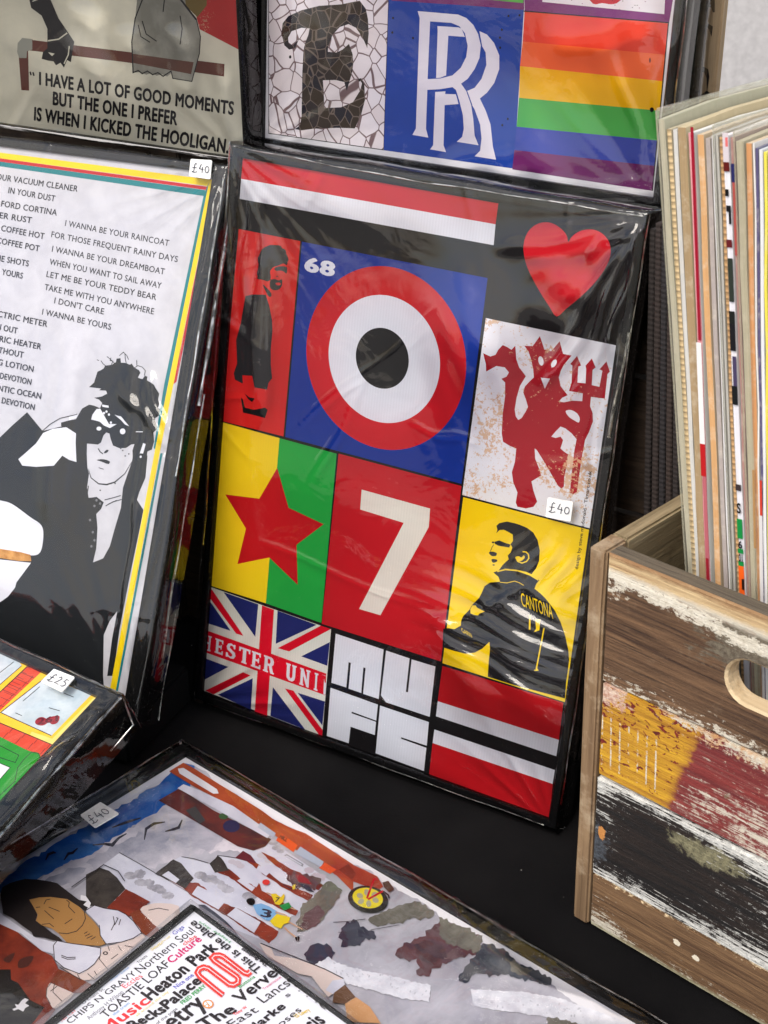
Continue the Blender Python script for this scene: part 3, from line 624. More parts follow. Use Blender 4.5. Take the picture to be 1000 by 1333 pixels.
k.poly(zl('-300,50 0,92 895,207 893,236 0,116 -300,76'), Y3); k.poly(zl('-300,76 0,116 873,236 870,250 0,130 -300,90'), R3); k.poly(zl('-300,90 0,130 862,250 858,275 0,150 -300,110'), TL_)
k.poly([(272, 236), (278.5, 234), (226, 500), (209, 585), (149.5, 906), (141.5, 906), (202, 585), (219, 500)], Y3)
k.poly([(278.5, 238), (281, 240), (230, 497), (226, 500)], R3); k.poly([(265.8, 252), (272, 238), (219, 500), (202, 585), (200, 583), (214, 500)], TL_)
k.poly([(209, 590), (212, 590), (152.5, 906), (149.5, 906)], TL_)  # teal moved outside the yellow: the film's refraction drawn into the print
k.build('striped_border', pr, 'yellow, red and teal border lines')
k = Ink(M2, ZP + 4e-5); k.clip = CL2; TX = ink((44, 44, 52), mottle=.1)
def ln(zf, t, A, B, h=24, b=.012): k.text(t, zf(A), zf(B), zf((A[0] + 4, A[1] - h)), TX, b, 1.06)
for t, A, B in (('I WANNA BE YOUR RAINCOAT', (273, 400), (708, 485)), ('FOR THOSE FREQUENT RAINY DAYS', (215, 447), (745, 553)), ('I WANNA BE YOUR DREAMBOAT', (218, 508), (690, 605)), ('WHEN YOU WANT TO SAIL AWAY', (208, 562), (676, 664)), ('LET ME BE YOUR TEDDY BEAR', (195, 614), (655, 712)), ('TAKE ME WITH YOU ANYWHERE', (187, 668), (645, 772)), ("I DON'T CARE", (228, 725), (435, 772)), ('I WANNA BE YOURS', (177, 772), (465, 837)),
                ('YOUR VACUUM CLEANER', (-35, 202), (325, 257)), ('IN YOUR DUST', (35, 262), (230, 298)), ('FORD CORTINA', (5, 318), (238, 357)), ('NEVER RUST', (-70, 356), (132, 389)), ('COFFEE HOT', (5, 421), (185, 456)), ('COFFEE POT', (-15, 472), (165, 508)), ('THE SHOTS', (-35, 542), (120, 571)), ('YOURS', (8, 605), (95, 622)), ('ELECTRIC METER', (-60, 770), (198, 825)), ('RUN OUT', (-50, 826), (72, 853)), ('ELECTRIC HEATER', (-90, 868), (172, 920))): ln(zl, t, A, B)
zl2 = Z(0, 420, .31)
for t, A, B in (('WITHOUT', (-45, 118), (98, 148)), ('SETTING LOTION', (-110, 155), (140, 208)), ('DEVOTION', (0, 234), (131, 262)), ('ATLANTIC OCEAN', (-80, 272), (172, 321)), ('DEVOTION', (8, 338), (145, 368))): ln(zl2, t, A, B)
k.build('poem_lettering', pr, 'lines of dark hand-drawn capitals')
k = Ink(M2, ZP + 4e-5); k.clip = CL2; BK = ink((26, 29, 33), mottle=.2); LW = ink((222, 224, 236)); zh = Z(90, 450, .13); zt = Z(0, 530, .2625)
k.poly(zt('-400,560 -200,330 0,150 62,90 135,25 212,118 320,92 375,98 428,180 434,300 442,330 432,400 440,450 480,445 515,472 502,505 478,530 484,600 478,700 462,770 512,750 545,690 570,600 600,500 610,400 630,340 655,270 668,180 700,240 732,240 722,350 692,420 680,460 712,510 694,600 642,850 594,1100 562,1333 532,1333 556,1150 582,1012 545,1060 515,1130 512,1333 520,1440 -400,1440'), BK)
k.poly(zh('200,415 250,370 262,330 285,260 320,245 350,225 360,200 400,195 430,190 470,165 475,130 515,125 520,170 560,172 580,178 605,190 630,180 650,215 700,245 715,270 690,320 735,335 760,300 785,310 780,345 850,390 870,430 905,480 892,540 905,580 890,620 918,650 900,700 860,730 888,830 845,870 852,960 830,1040 785,1060 770,1180 640,1180 635,1050 655,985 622,990 570,1025 500,1025 440,1000 415,930 405,880 372,870 345,900 320,970 290,990 180,980 176,1180 90,1180 60,1060 75,950 60,850 0,830 -80,805 -80,770 0,748 70,735 95,690 130,630 200,590 250,600 310,625 332,575 300,540 250,522 330,508 382,480 370,450 300,447 322,430 260,422'), BK)
k.poly(zh('275,635 312,630 400,785 478,785 410,825 350,800 310,762 222,738 235,690'), LW)
for p in ('455,690 480,700 520,708 602,806 560,790 520,745', '742,975 768,985 742,1080 708,1078', '330,590 395,600 398,622 335,612', '0,712 60,680 95,690 70,725 0,748'): k.poly(zh(p), LW)
k.ellp(zh((300, 830)), 3.2, 2.6, LW); k.ellp(zh((537, 858)), 3.6, 3.8, LW)
for cx, cy in ((375, 660), (400, 690), (350, 675), (420, 770), (718, 1112)): k.ellp(zh((cx, cy)), 1.4, 1.6, LW)
k.stroke(zh('670,862 740,862'), 1.0, LW)
for p in ('320,150 340,180 370,205', '380,108 430,150 460,180', '425,190 440,155 412,150 420,120', '505,100 545,65 580,100 597,140', '560,80 565,140 575,180', '655,222 690,200 735,215 765,250 755,300', '678,145 680,200', '280,140 300,150'): k.stroke(zh(p), .9, BK)
k.poly(zt('215,128 262,108 330,100 378,130 376,180 380,272 345,262 310,240 268,290 180,296 112,290 92,258 130,225 180,180'), LW)
k.smooth(zt('-60,445 0,462 60,480 150,545 205,585 216,640 200,720 150,735 70,715 -60,690'), LW, 4)
k.poly(zt('-60,750 0,755 155,772 82,870 76,895 40,940 -60,1010'), LW); k.poly(zt('-60,695 0,702 100,718 152,732 156,764 90,762 0,748 -60,740'), cloudy((166, 108, 40), (205, 150, 80), 90))
k.stroke(zt('440,308 452,350 490,380 530,384 570,372 620,330 655,270'), 2.0, BK, True)
k.stroke(zt('488,205 498,222 512,232'), 1.3, BK); k.smooth(zt('515,228 528,212 540,214 530,226'), BK, 2); k.smooth(zt('480,262 512,258 545,268 540,282 518,276 498,268'), BK, 2); k.stroke(zt('490,300 515,308'), .8, BK)
for x, y in ((610, 215), (622, 242), (640, 232), (600, 205), (572, 378), (498, 412)): k.ellp(zt((x, y)), .9, .9, BK)
for p in ('520,460 560,450 600,438', '525,490 560,470 604,458', '540,480 580,462', '440,390 432,440 450,470'): k.stroke(zt(p), 1.1, BK)
for x, y in ((480, 462), (498, 478), (470, 490), (462, 620), (470, 660), (455, 690), (448, 560)): k.ellp(zt((x, y)), 1.5, 1.7, ink((110, 110, 116)))
k.stroke(zt('212,118 250,85 300,55 345,45 385,35'), 1.0, BK); k.stroke(zt('150,560 250,600'), .1, BK)
k.build('portrait_drawing', pr, 'black and white man in sunglasses with wild hair')
zsq = Z(0, 170, .31); price(M2, .0050, [zsq((795, 192)), zsq((885, 206)), zsq((893, 125)), zsq((803, 119))], root, '£40')
L = Ink(M2, .003)
C2 = [cr((222, 578), (285, 240), .0035, .004), cr((222, 578), (150, 900), .004, .004), cr((222, 578), (190, 480), .003, .0025), cr((222, 578), (150, 500), .004, .002), cr((178, 640), (160, 860), .003, .003), cr((90, 420), (60, 700), .012, .003),
      cr((175, 470), (165, 640), .004, .0013), cr((195, 480), (180, 700), .004, .0015), cr((268, 300), (200, 700), .003, .0014)]
film(root, W2_, H2, .030, C2, (), (), 11, 1.2, 170)
glint_fold(root, [(W2_ + .0025, H2, -.008), (W2_ + .003, H2 * .75, -.008), (W2_ + .0025, H2 * .58, -.010)], .0018, .0003, seed=6); glint_fold(root, [(W2_ + .0022, H2 * .6, -.016), (W2_ + .002, H2 * .3, -.018), (W2_ + .0022, .05, -.02)], .0009, seed=7)
glint_fold(root, [(W2_ - .001, H2 * .98, .0034), (W2_ + .0005, H2 * .45, .0034)], .0008, seed=8); glint_fold(root, [(W2_ + .003, H2 * .2, -.028), (W2_ + .003, 0, -.03)], .0005, seed=9)
Mb = pose(*nearer(-.5023, 1.1944, .008, S2), -24.57, 0); Mb.translation.z = 0
rb = empty('riser_block', Mb, 'low black covered block under the foot of the poem poster', 'riser block'); box('block', (.03, .0, -.10), (W2_ - .012, .036, -.004), rb, m_plain('black_board', (16, 16, 17), .9, .8, .2, 300, .05), .003)

# ================================================================== UPPER POSTERS
M3 = pose(-.0983, 1.198, .4412, -30.56, 6.16); H3 = .452
root = empty('framed_poster', M3, 'black framed poster with mosaic E, monogram and rainbow flag, standing behind the middle poster', 'framed poster')
k = Ink(M3, ZP); c = [k.loc(p) for p in ((344.6, 178), (854, 258), (349, 0), (878, 0))]
op3 = ((c[0][0] + c[2][0]) / 2, (c[1][0] + c[3][0]) / 2, (c[0][1] + c[1][1]) / 2, H3 - (c[0][1] + c[1][1]) / 2); mould(root, .33, H3, op3, .02, ZP)
k.lpoly([(op3[0] - .002, op3[2] - .002), (op3[1] + .002, op3[2] - .002), (op3[1] + .002, op3[3] + .002), (op3[0] - .002, op3[3] + .002)], PAPER); pr = k.build('print', root)
zr = Z(510, 0, .18); ze = Z(330, 0, .19); WP = ink((236, 228, 238))
k = Ink(M3, ZP + 4e-5); k.clip = op3; k.poly(ze('102,-400 940,-320 893,1030 103,916'), BLACK); k.poly(ze('106,-396 934,-316 890,1024 107,911'), mosaic((240, 232, 240), (122, 98, 102), 84., .024, (234, 222, 226)))
k.poly(ze('282,884 318,862 330,800 333,650 335,500 343,345 356,290 376,240 385,195 330,190 262,214 238,258 242,298 270,310 312,270 285,330 245,340 212,310 192,232 200,160 240,110 330,70 450,40 600,30 728,4 770,60 785,130 790,230 780,330 750,260 702,190 652,165 592,185 542,240 512,320 510,355 570,360 610,340 655,300 680,372 685,430 678,490 640,622 622,562 560,548 476,550 483,640 485,740 600,735 682,700 730,622 744,572 735,556 722,560 716,540 738,536 760,580 766,680 740,780 695,880 600,876 430,880 330,893'), mosaic((36, 33, 44), (112, 98, 92), 112., .026, (58, 46, 36)))
k.ellp(ze((252, 390)), 1.6, 2.2, BLACK); k.build('mosaic_panel', pr, 'white crazy mosaic with a dark letter E')
k = Ink(M3, ZP + 4e-5); k.clip = op3; B4 = ink((28, 66, 160)); k.poly([(501.5, -2), (682.5, 8), (682, 13.8), (669.2, 219.5), (499.8, 195.6)], B4)
k.poly(zr('-30,-300 960,-300 958,72 560,40 0,5'), ink((118, 36, 108))); k.poly(zr('300,-300 955,-300 952,22 640,-8 300,-30'), ink((92, 176, 76)))
for p in ('318,182 482,196 505,205 520,240 530,267 410,258 390,550 320,560 326,420 333,225', '315,665 388,660 388,680 465,681 483,752 383,760 375,1050 393,1100 278,1080 300,1050', '635,225 690,250 740,310 778,400 778,500 742,600 690,670 638,712 680,800 715,900 732,1060 755,1155 600,1130 640,1090 650,1000 640,900 600,790 568,740 545,658 600,635 650,570 685,470 680,380 655,335'): k.poly(zr(p), WP)
k.poly(zr('180,72 480,97 545,122 598,175 634,245 654,330 643,425 608,505 556,575 512,608 549,662 584,760 599,860 609,980 640,1058 458,1030 500,992 512,930 506,832 481,735 456,658 436,638 350,653 266,658 257,930 275,1003 140,981 166,930 181,500 194,130'), B4)
k.poly(zr('188,80 480,105 540,130 590,180 625,245 645,330 635,420 600,500 550,570 502,605 540,660 575,760 590,860 600,980 628,1050 470,1025 510,990 522,930 515,830 490,730 465,650 440,630 350,645 258,650 248,930 265,995 150,975 175,930 190,500 203,130'), WP)
k.poly(zr('278,155 430,165 490,190 530,240 550,330 540,410 500,490 440,545 350,568 260,572'), B4); k.poly(zr('331,188 482,198 505,207 520,240 530,267 410,258 394,545 352,562 322,564 326,420 333,225'), WP); k.poly(zr('410,258 530,267 548,330 538,408 499,488 440,543 394,554'), B4)
for x, y in ((845, 115), (783, 272), (785, 345), (797, 215), (10, 130), (925, 110), (840, 860), (800, 905), (5, 235), (155, 275)): k.ellp(zr((x, y)), 1.3, 1.6, BLACK)
k.build('monogram_panel', pr, 'blue panel with interlocked white letters RR')
zb = Z(600, 0, .4); k = Ink(M3, ZP + 4e-5); k.clip = op3
k.poly(zb('205,-60 700,-60 678,74 208,36'), ink((124, 40, 116))); k.poly(zb('265,-60 668,-60 662,46 265,6'), PAPER); k.smooth(zb('405,-30 465,-10 528,-30 515,5 490,14 460,10 430,12'), RED, 3)
for i in range(26): a = (random.uniform(280, 650), random.uniform(-20, 36)); k.ellp(zb(a), .7, .5, random.choice([BLACK, ink((150, 60, 130))]))
bl_ = [(208, 38), (202, 135), (193, 215), (190, 318), (182, 412), (175, 488), (168, 551)]; br_ = [(676, 76), (666, 178), (656, 264), (648, 360), (640, 457), (632, 540), (624, 621)]
for i, cc_ in enumerate([(232, 70, 48), (240, 104, 52), (242, 184, 6), (72, 172, 74), (52, 68, 166), (110, 36, 100)]): k.poly([zb(bl_[i]), zb(br_[i]), zb(br_[i + 1]), zb(bl_[i + 1])], ink(cc_))
k.stroke([zb((676, 76)), zb((624, 621))], 1.3, BLACK); k.stroke([zb((205, 36)), zb((678, 74))], 1.5, BLACK)
k.ellp(zb((622, 357)), 2.7, 3.2, BLACK); k.ellp(zb((616, 196)), 1.2, 3.2, ink((110, 30, 24)))
k.build('rainbow_panel', pr, 'six striped rainbow flag')
L = Ink(M3, .003); C3 = [cr((850, 250), (800, 60), .004, .002), cr((710, 235), (860, 240), .003, .002), cr((560, 215), (700, 190), .006, .0015), cr((870, 30), (855, 170), .003, .003), cr((700, 60), (860, 20), .01, .002)]
def sg3(p, rx, ry, a, h_): q = L.loc(p); return (q[0], q[1], rx, ry, a, h_)
film(root, .33, H3, .02, C3, (), [sg3((700, 215), .05, .03, -.1, .008), sg3((820, 60), .03, .05, 0, .005), sg3((385, 60), .02, .06, 0, .004)], 5, 1.0, 150)
glint_fold(root, [(.332, H3, 0), (.332, .1, 0), (.331, .0, 0)], .0005, seed=10); glint_fold(root, [(.0, -.001, .001), (.33, -.001, .001)], .0006, seed=11); glint_fold(root, [(.0, -.003, -.012), (.33, -.003, -.012)], .0005, seed=12)

M4 = pose(-.3914, 1.3331, .4345, -28.17, .2); 
root = empty('framed_poster', M4, 'framed cream poster with a quotation about a hooligan, top left', 'framed poster')
k = Ink(M4, ZP); c = [k.loc(p) for p in ((0, 162), (304, 207), (308, 0), (321, 190))]
CRE = cloudy((214, 209, 192), (196, 192, 178), 22, .4, .7)
xr = .3285; mould(root, .33, .452, (.006, xr, .0006, .446), .02, ZP)
k.lpoly([(.004, 0), (xr + .001, 0), (xr + .001, .448), (.004, .448)], CRE); pr = k.build('print', root)
zo = Z(0, 0, .34); BRN = ink((96, 52, 44)); BK = ink((34, 32, 36)); GY = cloudy((122, 120, 112), (142, 140, 132), 50)
k = Ink(M4, ZP + 4e-5); k.clip = (.006, xr, .0006, .446)
k.poly(zo('790,-300 915,-300 914,190 765,112 752,62 780,30'), rusty((172, 44, 44), .66, (120, 40, 36))); k.poly(zo('690,-300 790,-300 792,20 756,66 720,30 690,0'), ink((110, 92, 48)))
k.poly(zo('100,150 860,245 858,293 480,238 105,192'), BRN); k.poly(zo('68,165 85,145 125,150 127,190 108,195 112,347 82,345'), BRN); k.poly(zo('66,200 68,165 85,145 124,150 124,190 104,196 102,222 74,222'), ink((150, 150, 142)))
k.poly(zo('545,-200 690,-200 712,20 752,72 768,140 764,205 735,312 662,300 656,280 640,293 620,284 600,290 580,280 560,286 540,276 512,278 505,160 518,70'), GY)
k.poly(zo('505,205 742,238 732,284 505,240'), ink((88, 58, 50)))
k.stroke(zo('548,-200 545,0 518,70 505,160 510,278 530,270 545,282 565,272 585,286 605,278 625,292 656,272'), 1.6, BK); k.stroke(zo('655,270 662,300 735,312 764,205 768,140 752,72'), 1.2, BK); k.stroke(zo('690,-5 752,75'), 2.4, BK)
for p in ('545,80 560,130 600,158', '530,95 540,140 575,162', '690,60 698,110 690,170', '630,0 625,45'): k.stroke(zo(p), 1.4, BK)
k.poly(zo('90,-100 160,-100 195,0 225,70 262,125 285,160 278,200 272,238 258,230 245,258 232,240 215,250 205,235 185,232 160,225 165,200 182,185 182,110 160,60 120,30'), BK)
k.stroke(zo('184,156 225,150 258,126'), 1.7, CRE); k.stroke(zo('266,176 262,210 246,244'), 1.5, CRE); k.poly(zo('185,200 210,205 200,215'), CRE)
k.stroke(zo('125,5 150,-5 165,-30'), 1.4, CRE)
for t, A, B, C in (('I HAVE A LOT OF GOOD MOMENTS', (152, 323), (893, 439), (152, 277)), ('BUT THE ONE I PREFER', (204, 400), (677, 478), (205, 352)), ('IS WHEN I KICKED THE HOOLIGAN.', (132, 459), (873, 586), (134, 411))): k.text(t, zo(A), zo(B), zo(C), BK, .034, 1.07)
k.stroke(zo('116,274 120,288'), 2, BK); k.stroke(zo('127,276 131,290'), 2, BK); k.stroke(zo('908,-200 922,300 936,590'), 1.6, ink((160, 96, 60)))
k.build('quotation_drawing', pr, 'gloved arm on a rail over bold hand-drawn capitals')
L = Ink(M4, .003); C4 = [cr((240, 120), (230, 30), .008, .003), cr((280, 80), (300, 190), .004, .002), cr((120, 90), (110, 0), .012, .003), cr((180, 110), (170, 30), .01, .002)]
film(root, .33, .452, .02, C4, (), [(.20, .04, .07, .04, 0, .007)], 21, 1.0, 120)

# plain black frames standing behind the top row: only their edges show
def back_frame(x, y, z, yaw, lean, label, seed, h=.46, wrap=True, D=.02, px=None):
    M = pose(x, y, z, yaw, lean)
    if px: M = M @ Matrix.Translation((Ink(M, 0).loc((px, 60))[0] - .33, 0, 0))
    t = empty('framed_poster', M, label, 'framed poster')
    mould(t, .33, h, (.012, .318, .012, h - .012), D, ZP); kk = Ink(M, ZP); kk.lpoly([(.01, .01), (.32, .01), (.32, h - .01), (.01, h - .01)], PAPER); kk.build('print', t)
    if wrap: film(t, .33, h, D, (), (), (), seed, 1.0, 50)
u3 = Vector((math.cos(R(-30.56)), math.sin(R(-30.56)), 0)); b3 = Vector((.508, .861, 0))
p = Vector((-.0983, 1.198, 0)) + b3 * .026 + u3 * .010; back_frame(p.x, p.y, .4372, -30, 5.0, 'black frame hidden directly behind the rainbow poster, its right edge showing', 31, px=852, wrap=False)
p = Vector((-.0983, 1.198, 0)) + b3 * .052 + u3 * .018; back_frame(p.x, p.y, .4372, -30, 4.5, 'rearmost black frame behind the rainbow poster, greyish wrapped edge beside the lettered board', 32, px=857)
p = Vector((-.0983, 1.198, 0)) + b3 * .075 - u3 * .016; back_frame(p.x, p.y, .4372, -29, 3.0, 'black frame edge showing in the gap between the two top posters', 33, wrap=True)

# ================================================================== LETTERED BOARD behind, top right
p = Vector((-.0983, 1.198, 0)) + b3 * .11 + u3 * .252; M5 = pose(p.x, p.y, .437, -30, 2)
k = Ink(M5, 0); xr = k.loc((937, 60))[0]
t = empty('lettered_board', M5, 'bare plywood board with black serif letters, upright behind the record sleeves', 'wooden board')
box('board', (xr - .11, 0, -.010), (xr, .40, 0), t, m_wood('plywood', (158, 132, 100), (182, 156, 122), (140, 116, 88), axis=1, wear=None, k=1.15), .001, .0003)
k = Ink(M5, .0003); zz = Z(800, 0, .2); LB = ink((38, 34, 32), mottle=.25)
k = Ink(M5, .0003); k.poly(zz('560,-60 655,-60 652,80 640,80 632,50 560,42'), LB); k.build('painted_letter', t)
k = Ink(M5, .0003); k.poly(zz('556,118 640,172 632,240 616,190 552,140'), LB); k.build('painted_letter', t)
k = Ink(M5, .0003); k.poly(zz('508,590 515,520 540,450 580,434 610,450 618,500 604,590 622,606 560,622 530,640 600,590 600,510 584,470 560,472 532,520 516,600'), LB); k.build('painted_letter', t)

# ================================================================== SMALL FRAME lower left
M6 = pose(-.589, .985, .012, -36.08, 72.67); k = Ink(M6, ZP)
root = empty('framed_poster', M6, 'small framed cartoon print of brick wall and green sofa, tilted back at the left edge', 'framed poster')
S6 = .94; M6 = pose(*nearer(-.5979, .985, .02, S6), -36.08, 72.67); root.matrix_world = M6; k = Ink(M6, ZP)
zg = Z(0, 820, .26); c = [k.loc(zg(p)) for p in ((500, 342), (0, 127), (0, 862))]
xr = (c[0][0] + c[2][0]) / 2; yt = (c[0][1] + c[1][1]) / 2; mould(root, .31, .226, (.31 - xr, xr, .226 - yt, yt), .02, ZP)
BR = ink((214, 72, 44)); k.lpoly([(.31 - xr - .001, .226 - yt - .001), (xr + .001, .226 - yt - .001), (xr + .001, yt + .001), (.31 - xr - .001, yt + .001)], BR); pr = k.build('print', root)
k = Ink(M6, ZP + 4e-5); k.clip = (.31 - xr, xr, .226 - yt, yt); OL = ink((26, 26, 28), mottle=0); Y6 = ink((244, 198, 40)); Y7 = ink((248, 220, 120)); PB = cloudy((178, 196, 210), (206, 218, 228), 40); G6 = ink((40, 146, 40)); 
for i in range(-9, 9):     # courses of drawn bricks
    y = 470 + i * 42 - 60; k.z = ZP + 6e-5; k.stroke([zg((x_, y + (x_ + 20) * .435)) for x_ in (-900, -600, -300, -20, 260, 520)], .55, OL)
for i in range(-9, 9):
    for j in range(-14, 14):
        y = 410 + i * 42; x = -20 + j * 62 + (i % 2) * 31; k.z = ZP + 7.2e-5; k.stroke([zg((x, y + x * .435)), zg((x - 26, y + x * .435 + 30))], .5, OL)
for i in range(7): k.stroke([zg((60 + i * 16 - 40, 250 + i * 0 + i * 2 - i * 30 + 60)), zg((110 + i * 16 - 40, 272 + i * 2 - i * 30 + 60))], .5, OL)
k.poly(zg('205,213 486,335 268,578 -60,440 -60,398 0,406'), Y6); k.stroke(zg('205,213 0,406 -60,440'), 1.0, OL); k.stroke(zg('486,335 268,578 -60,440'), 1.1, OL)
k.poly(zg('470,340 486,337 268,575 150,525 160,510 262,545'), Y7)
k.poly(zg('232,236 456,326 258,530 3,414'), PB); k.stroke(zg('232,236 456,326 258,530 3,414 232,236'), 1.1, OL)
k.poly(zg('-60,-40 30,-40 136,184 0,312 -60,330'), Y6); k.poly(zg('-60,-40 30,60 110,180 0,275 -60,300'), PB); k.stroke(zg('136,184 0,312 -60,335'), 1.1, OL); k.stroke(zg('110,180 0,275'), .9, OL); k.stroke(zg('70,160 0,215'), .8, OL)
for p in ('200,285 116,357', '320,317 370,337', '245,390 300,406', '78,416 110,430'): k.stroke(zg(p), .9, OL)
k.smooth(zg('180,472 178,455 195,440 215,437 235,445 250,437 275,432 298,432 297,452 285,468 262,474 245,464 225,476 205,480'), ink((150, 34, 44)), 3); k.text('261', zg((188, 474)), zg((288, 458)), zg((190, 445)), ink((96, 16, 26)), .03)
k.smooth(zg('-700,230 -300,370 -80,498 0,535 100,585 150,608 190,615 203,635 190,662 150,720 60,810 0,862 -80,900 -300,1000 -700,1100'), G6, 3); k.stroke(zg('0,580 95,628 78,665 0,640'), .9, OL); k.stroke(zg('90,690 120,650 160,612 195,620 200,640'), .9, OL); k.stroke(zg('90,690 75,760 0,830'), .9, OL)
k.poly(zg('-60,650 0,668 52,690 0,750 -60,790'), PAPER); k.stroke(zg('0,668 52,690 0,750'), .9, OL)
k.build('cartoon_drawing', pr, 'brick wall, windows with yellow frames and green sofa')
glint_fold(root, [(.3105, .226, 0), (.311, .13, -.004), (.312, 0, -.006)], .0014, .0008, seed=17); glint_fold(root, [(.02, .2275, 0), (.31, .2275, 0)], .0006, seed=18); glint_fold(root, [(.311, .227, 0), (.318, .222, -.022), (.312, .2, -.03)], .0005, seed=19)
price(M6, .0050, [zg((205, 262)), zg((312, 315)), zg((378, 240)), zg((272, 198))], root, '£25')
L = Ink(M6, .003); film(root, .31, .226, .036, [cr((140, 925), (60, 1010), .004, .004), cr((100, 960), (0, 1040), .006, .003)], (), (), 41, 1.4, 120)
# ================================================================== BIG PRINT lying flat, bottom
M7 = pose(-.0428, .4664, .024, 48.06, 89.97); W7, H7 = .33, .452
M7 = pose(-.0432, .4617, .024, 48.06, 89.97)
root = empty('framed_poster', M7, 'large framed street drawing with boy, terraces and bicycle wheel, lying flat in front', 'framed poster')
k = Ink(M7, ZP); zc = Z(0, 960, .34); c = [k.loc(p) for p in ((241, 985.5), (0, 1137), (828, 1333))]
xr = (c[0][0] + c[2][0]) / 2; yt = (c[0][1] + c[1][1]) / 2; mould(root, W7, H7, (W7 - xr, xr, H7 - yt, yt), .024, ZP)
k.lpoly([(W7 - xr - .001, H7 - yt - .001), (xr + .001, H7 - yt - .001), (xr + .001, yt + .001), (W7 - xr - .001, yt + .001)], PAPER); pr = k.build('print', root)
zd = Z(280, 1000, .36); zf = Z(0, 1110, .22); zk = Z(300, 1080, .22); zw = Z(200, 980, .26); zq = Z(560, 1050, .44)
ST = cloudy((158, 156, 168), (200, 198, 208), 22, .3, .7, (1, 1.8, 1)); ROOF = cloudy((222, 222, 234), (206, 206, 222), 26); BKR = cloudy((150, 62, 42), (112, 46, 36), 40); NV = cloudy((44, 46, 62), (66, 66, 82), 55); OLV = cloudy((92, 88, 80), (128, 124, 114), 45, .3, .7, (1, 2.4, 1)); MRN = cloudy((82, 54, 58), (120, 92, 96), 45, .35, .75, (2, 1, 1)); LN = ink((50, 44, 48), mottle=0)
k = Ink(M7, ZP + 4e-5); k.clip = (W7 - xr, xr, H7 - yt, yt)
k.rough([zc(p) for p in ((-900, 1000), (-60, 575), (0, 545), (60, 510), (100, 470), (150, 455), (220, 400), (300, 352), (360, 330), (420, 285), (500, 248), (560, 200), (610, 180), (650, 140), (700, 98), (745, 108), (800, 140))] + zw('290,130 350,180 420,210 480,262 545,290 600,330 680,370 740,405 800,430 870,480 930,510 1000,560') + zd('560,368 600,408 640,425 700,460 760,490 820,545 880,570 940,610 1000,642') + zq('60,345 110,370 170,410 230,440 290,480 350,515 400,560 440,590 500,640 800,860') + [(760, 1500), (200, 1900), (-400, 1500)], ST, 2.0, 5)
k.rough(zc('-60,640 -60,575 0,545 60,510 100,470 150,455 220,400 300,352 360,330 420,285 500,248 560,200 610,180 650,140 700,98 745,108 735,160 720,225 640,255 600,290 540,318 480,360 420,400 350,450 260,480 200,515 140,545 60,560'), cloudy((26, 88, 168), (92, 150, 208), 26, .42, .8), 2.2, 5)
k.rough(zc('-60,640 60,560 140,545 200,515 260,480 350,450 420,400 480,360 540,318 600,290 640,255 720,225 900,340 1000,395 1000,450 880,430 760,450 640,480 560,500 500,440 420,470 300,560 200,600 60,620'), cloudy((158, 158, 172), (236, 228, 236), 17, .38, .62), 3.5, 5)
for pts in ('330,480 420,420 520,380 600,330 680,320 640,400 520,450 400,520', '640,350 760,300 860,380 800,440 700,420', '160,560 260,500 330,500 280,560'): k.rough(zc(pts), cloudy((140, 142, 158), (196, 192, 204), 28, .35, .6), 4, 6)
for p in ('175,470 185,448 205,440 215,442', '245,470 262,445 278,442 298,424', '355,412 400,408 430,412 455,385 485,368', '430,345 470,330 500,320 540,308', '553,392 560,350 590,330 632,324', '633,360 665,352 685,345 698,315'): k.stroke(zc(p), 4.6, ink((40, 34, 48)), True)
# roofs and terraces
zA = Z(130, 1060, .3); zB = Z(400, 1110, .46); DKR = cloudy((48, 44, 44), (76, 70, 66), 60)
k.poly(zA('-20,260 20,215 85,168 250,262 320,200 350,184 480,216 512,180 590,192 625,150 640,140 690,162 745,118 1000,288 1000,330 880,412 790,470 740,562 690,540 400,430 100,400 0,380'), ROOF)
k.poly(zA('-60,262 0,232 40,245 75,275 112,325 30,408 -20,440 -60,420'), DKR); k.rough(zA('30,410 115,325 160,350 215,396 170,432 130,445 80,440'), BKR, .8, 4)
k.poly(zA('85,168 250,262 400,345'), ROOF)
def smoke(p0, p1, n, rr, m_):
    g_ = np.random.default_rng(int(p0[0]))
    for q in range(n):
        t_ = q / (n - 1); c_ = (p0[0] + (p1[0] - p0[0]) * t_ + g_.normal(0, rr * .3), p0[1] + (p1[1] - p0[1]) * t_ + g_.normal(0, rr * .3)); c_ = zA(c_); a_ = rr * .3 * g_.uniform(.6, 1.1)
        k.rough([(c_[0] + a_ * 1.35 * math.cos(u_), c_[1] + a_ * .8 * math.sin(u_)) for u_ in np.linspace(0, 2 * math.pi, 11)[:-1]], m_, .9, 1.5, q)
SMK = cloudy((150, 148, 158), (196, 194, 204), 80)
smoke((140, 255), (290, 345), 9, 22, SMK); smoke((450, 262), (555, 325), 7, 20, SMK); smoke((748, 135), (785, 165), 3, 18, SMK); smoke((575, 205), (615, 225), 3, 14, ink((206, 198, 208))); smoke((640, 360), (668, 372), 3, 20, SMK); smoke((915, 245), (950, 275), 4, 18, ink((200, 186, 200))); smoke((700, 180), (730, 200), 3, 13, ink((206, 200, 210)))
k.rough(zA('268,268 345,292 430,300 540,388 600,410 700,462 776,510 768,530 735,562 650,512 545,440 390,350 360,320'), BKR, .8, 4)
k.poly(zA('425,312 552,372 515,415 398,350'), ROOF); k.poly(zA('590,406 698,470 670,516 550,440'), ROOF)
k.rough(zA('240,260 285,225 320,198 356,216 408,280 370,325 330,300'), DKR, .6, 4); k.poly(zA('298,248 346,285 330,300 270,266'), ROOF)
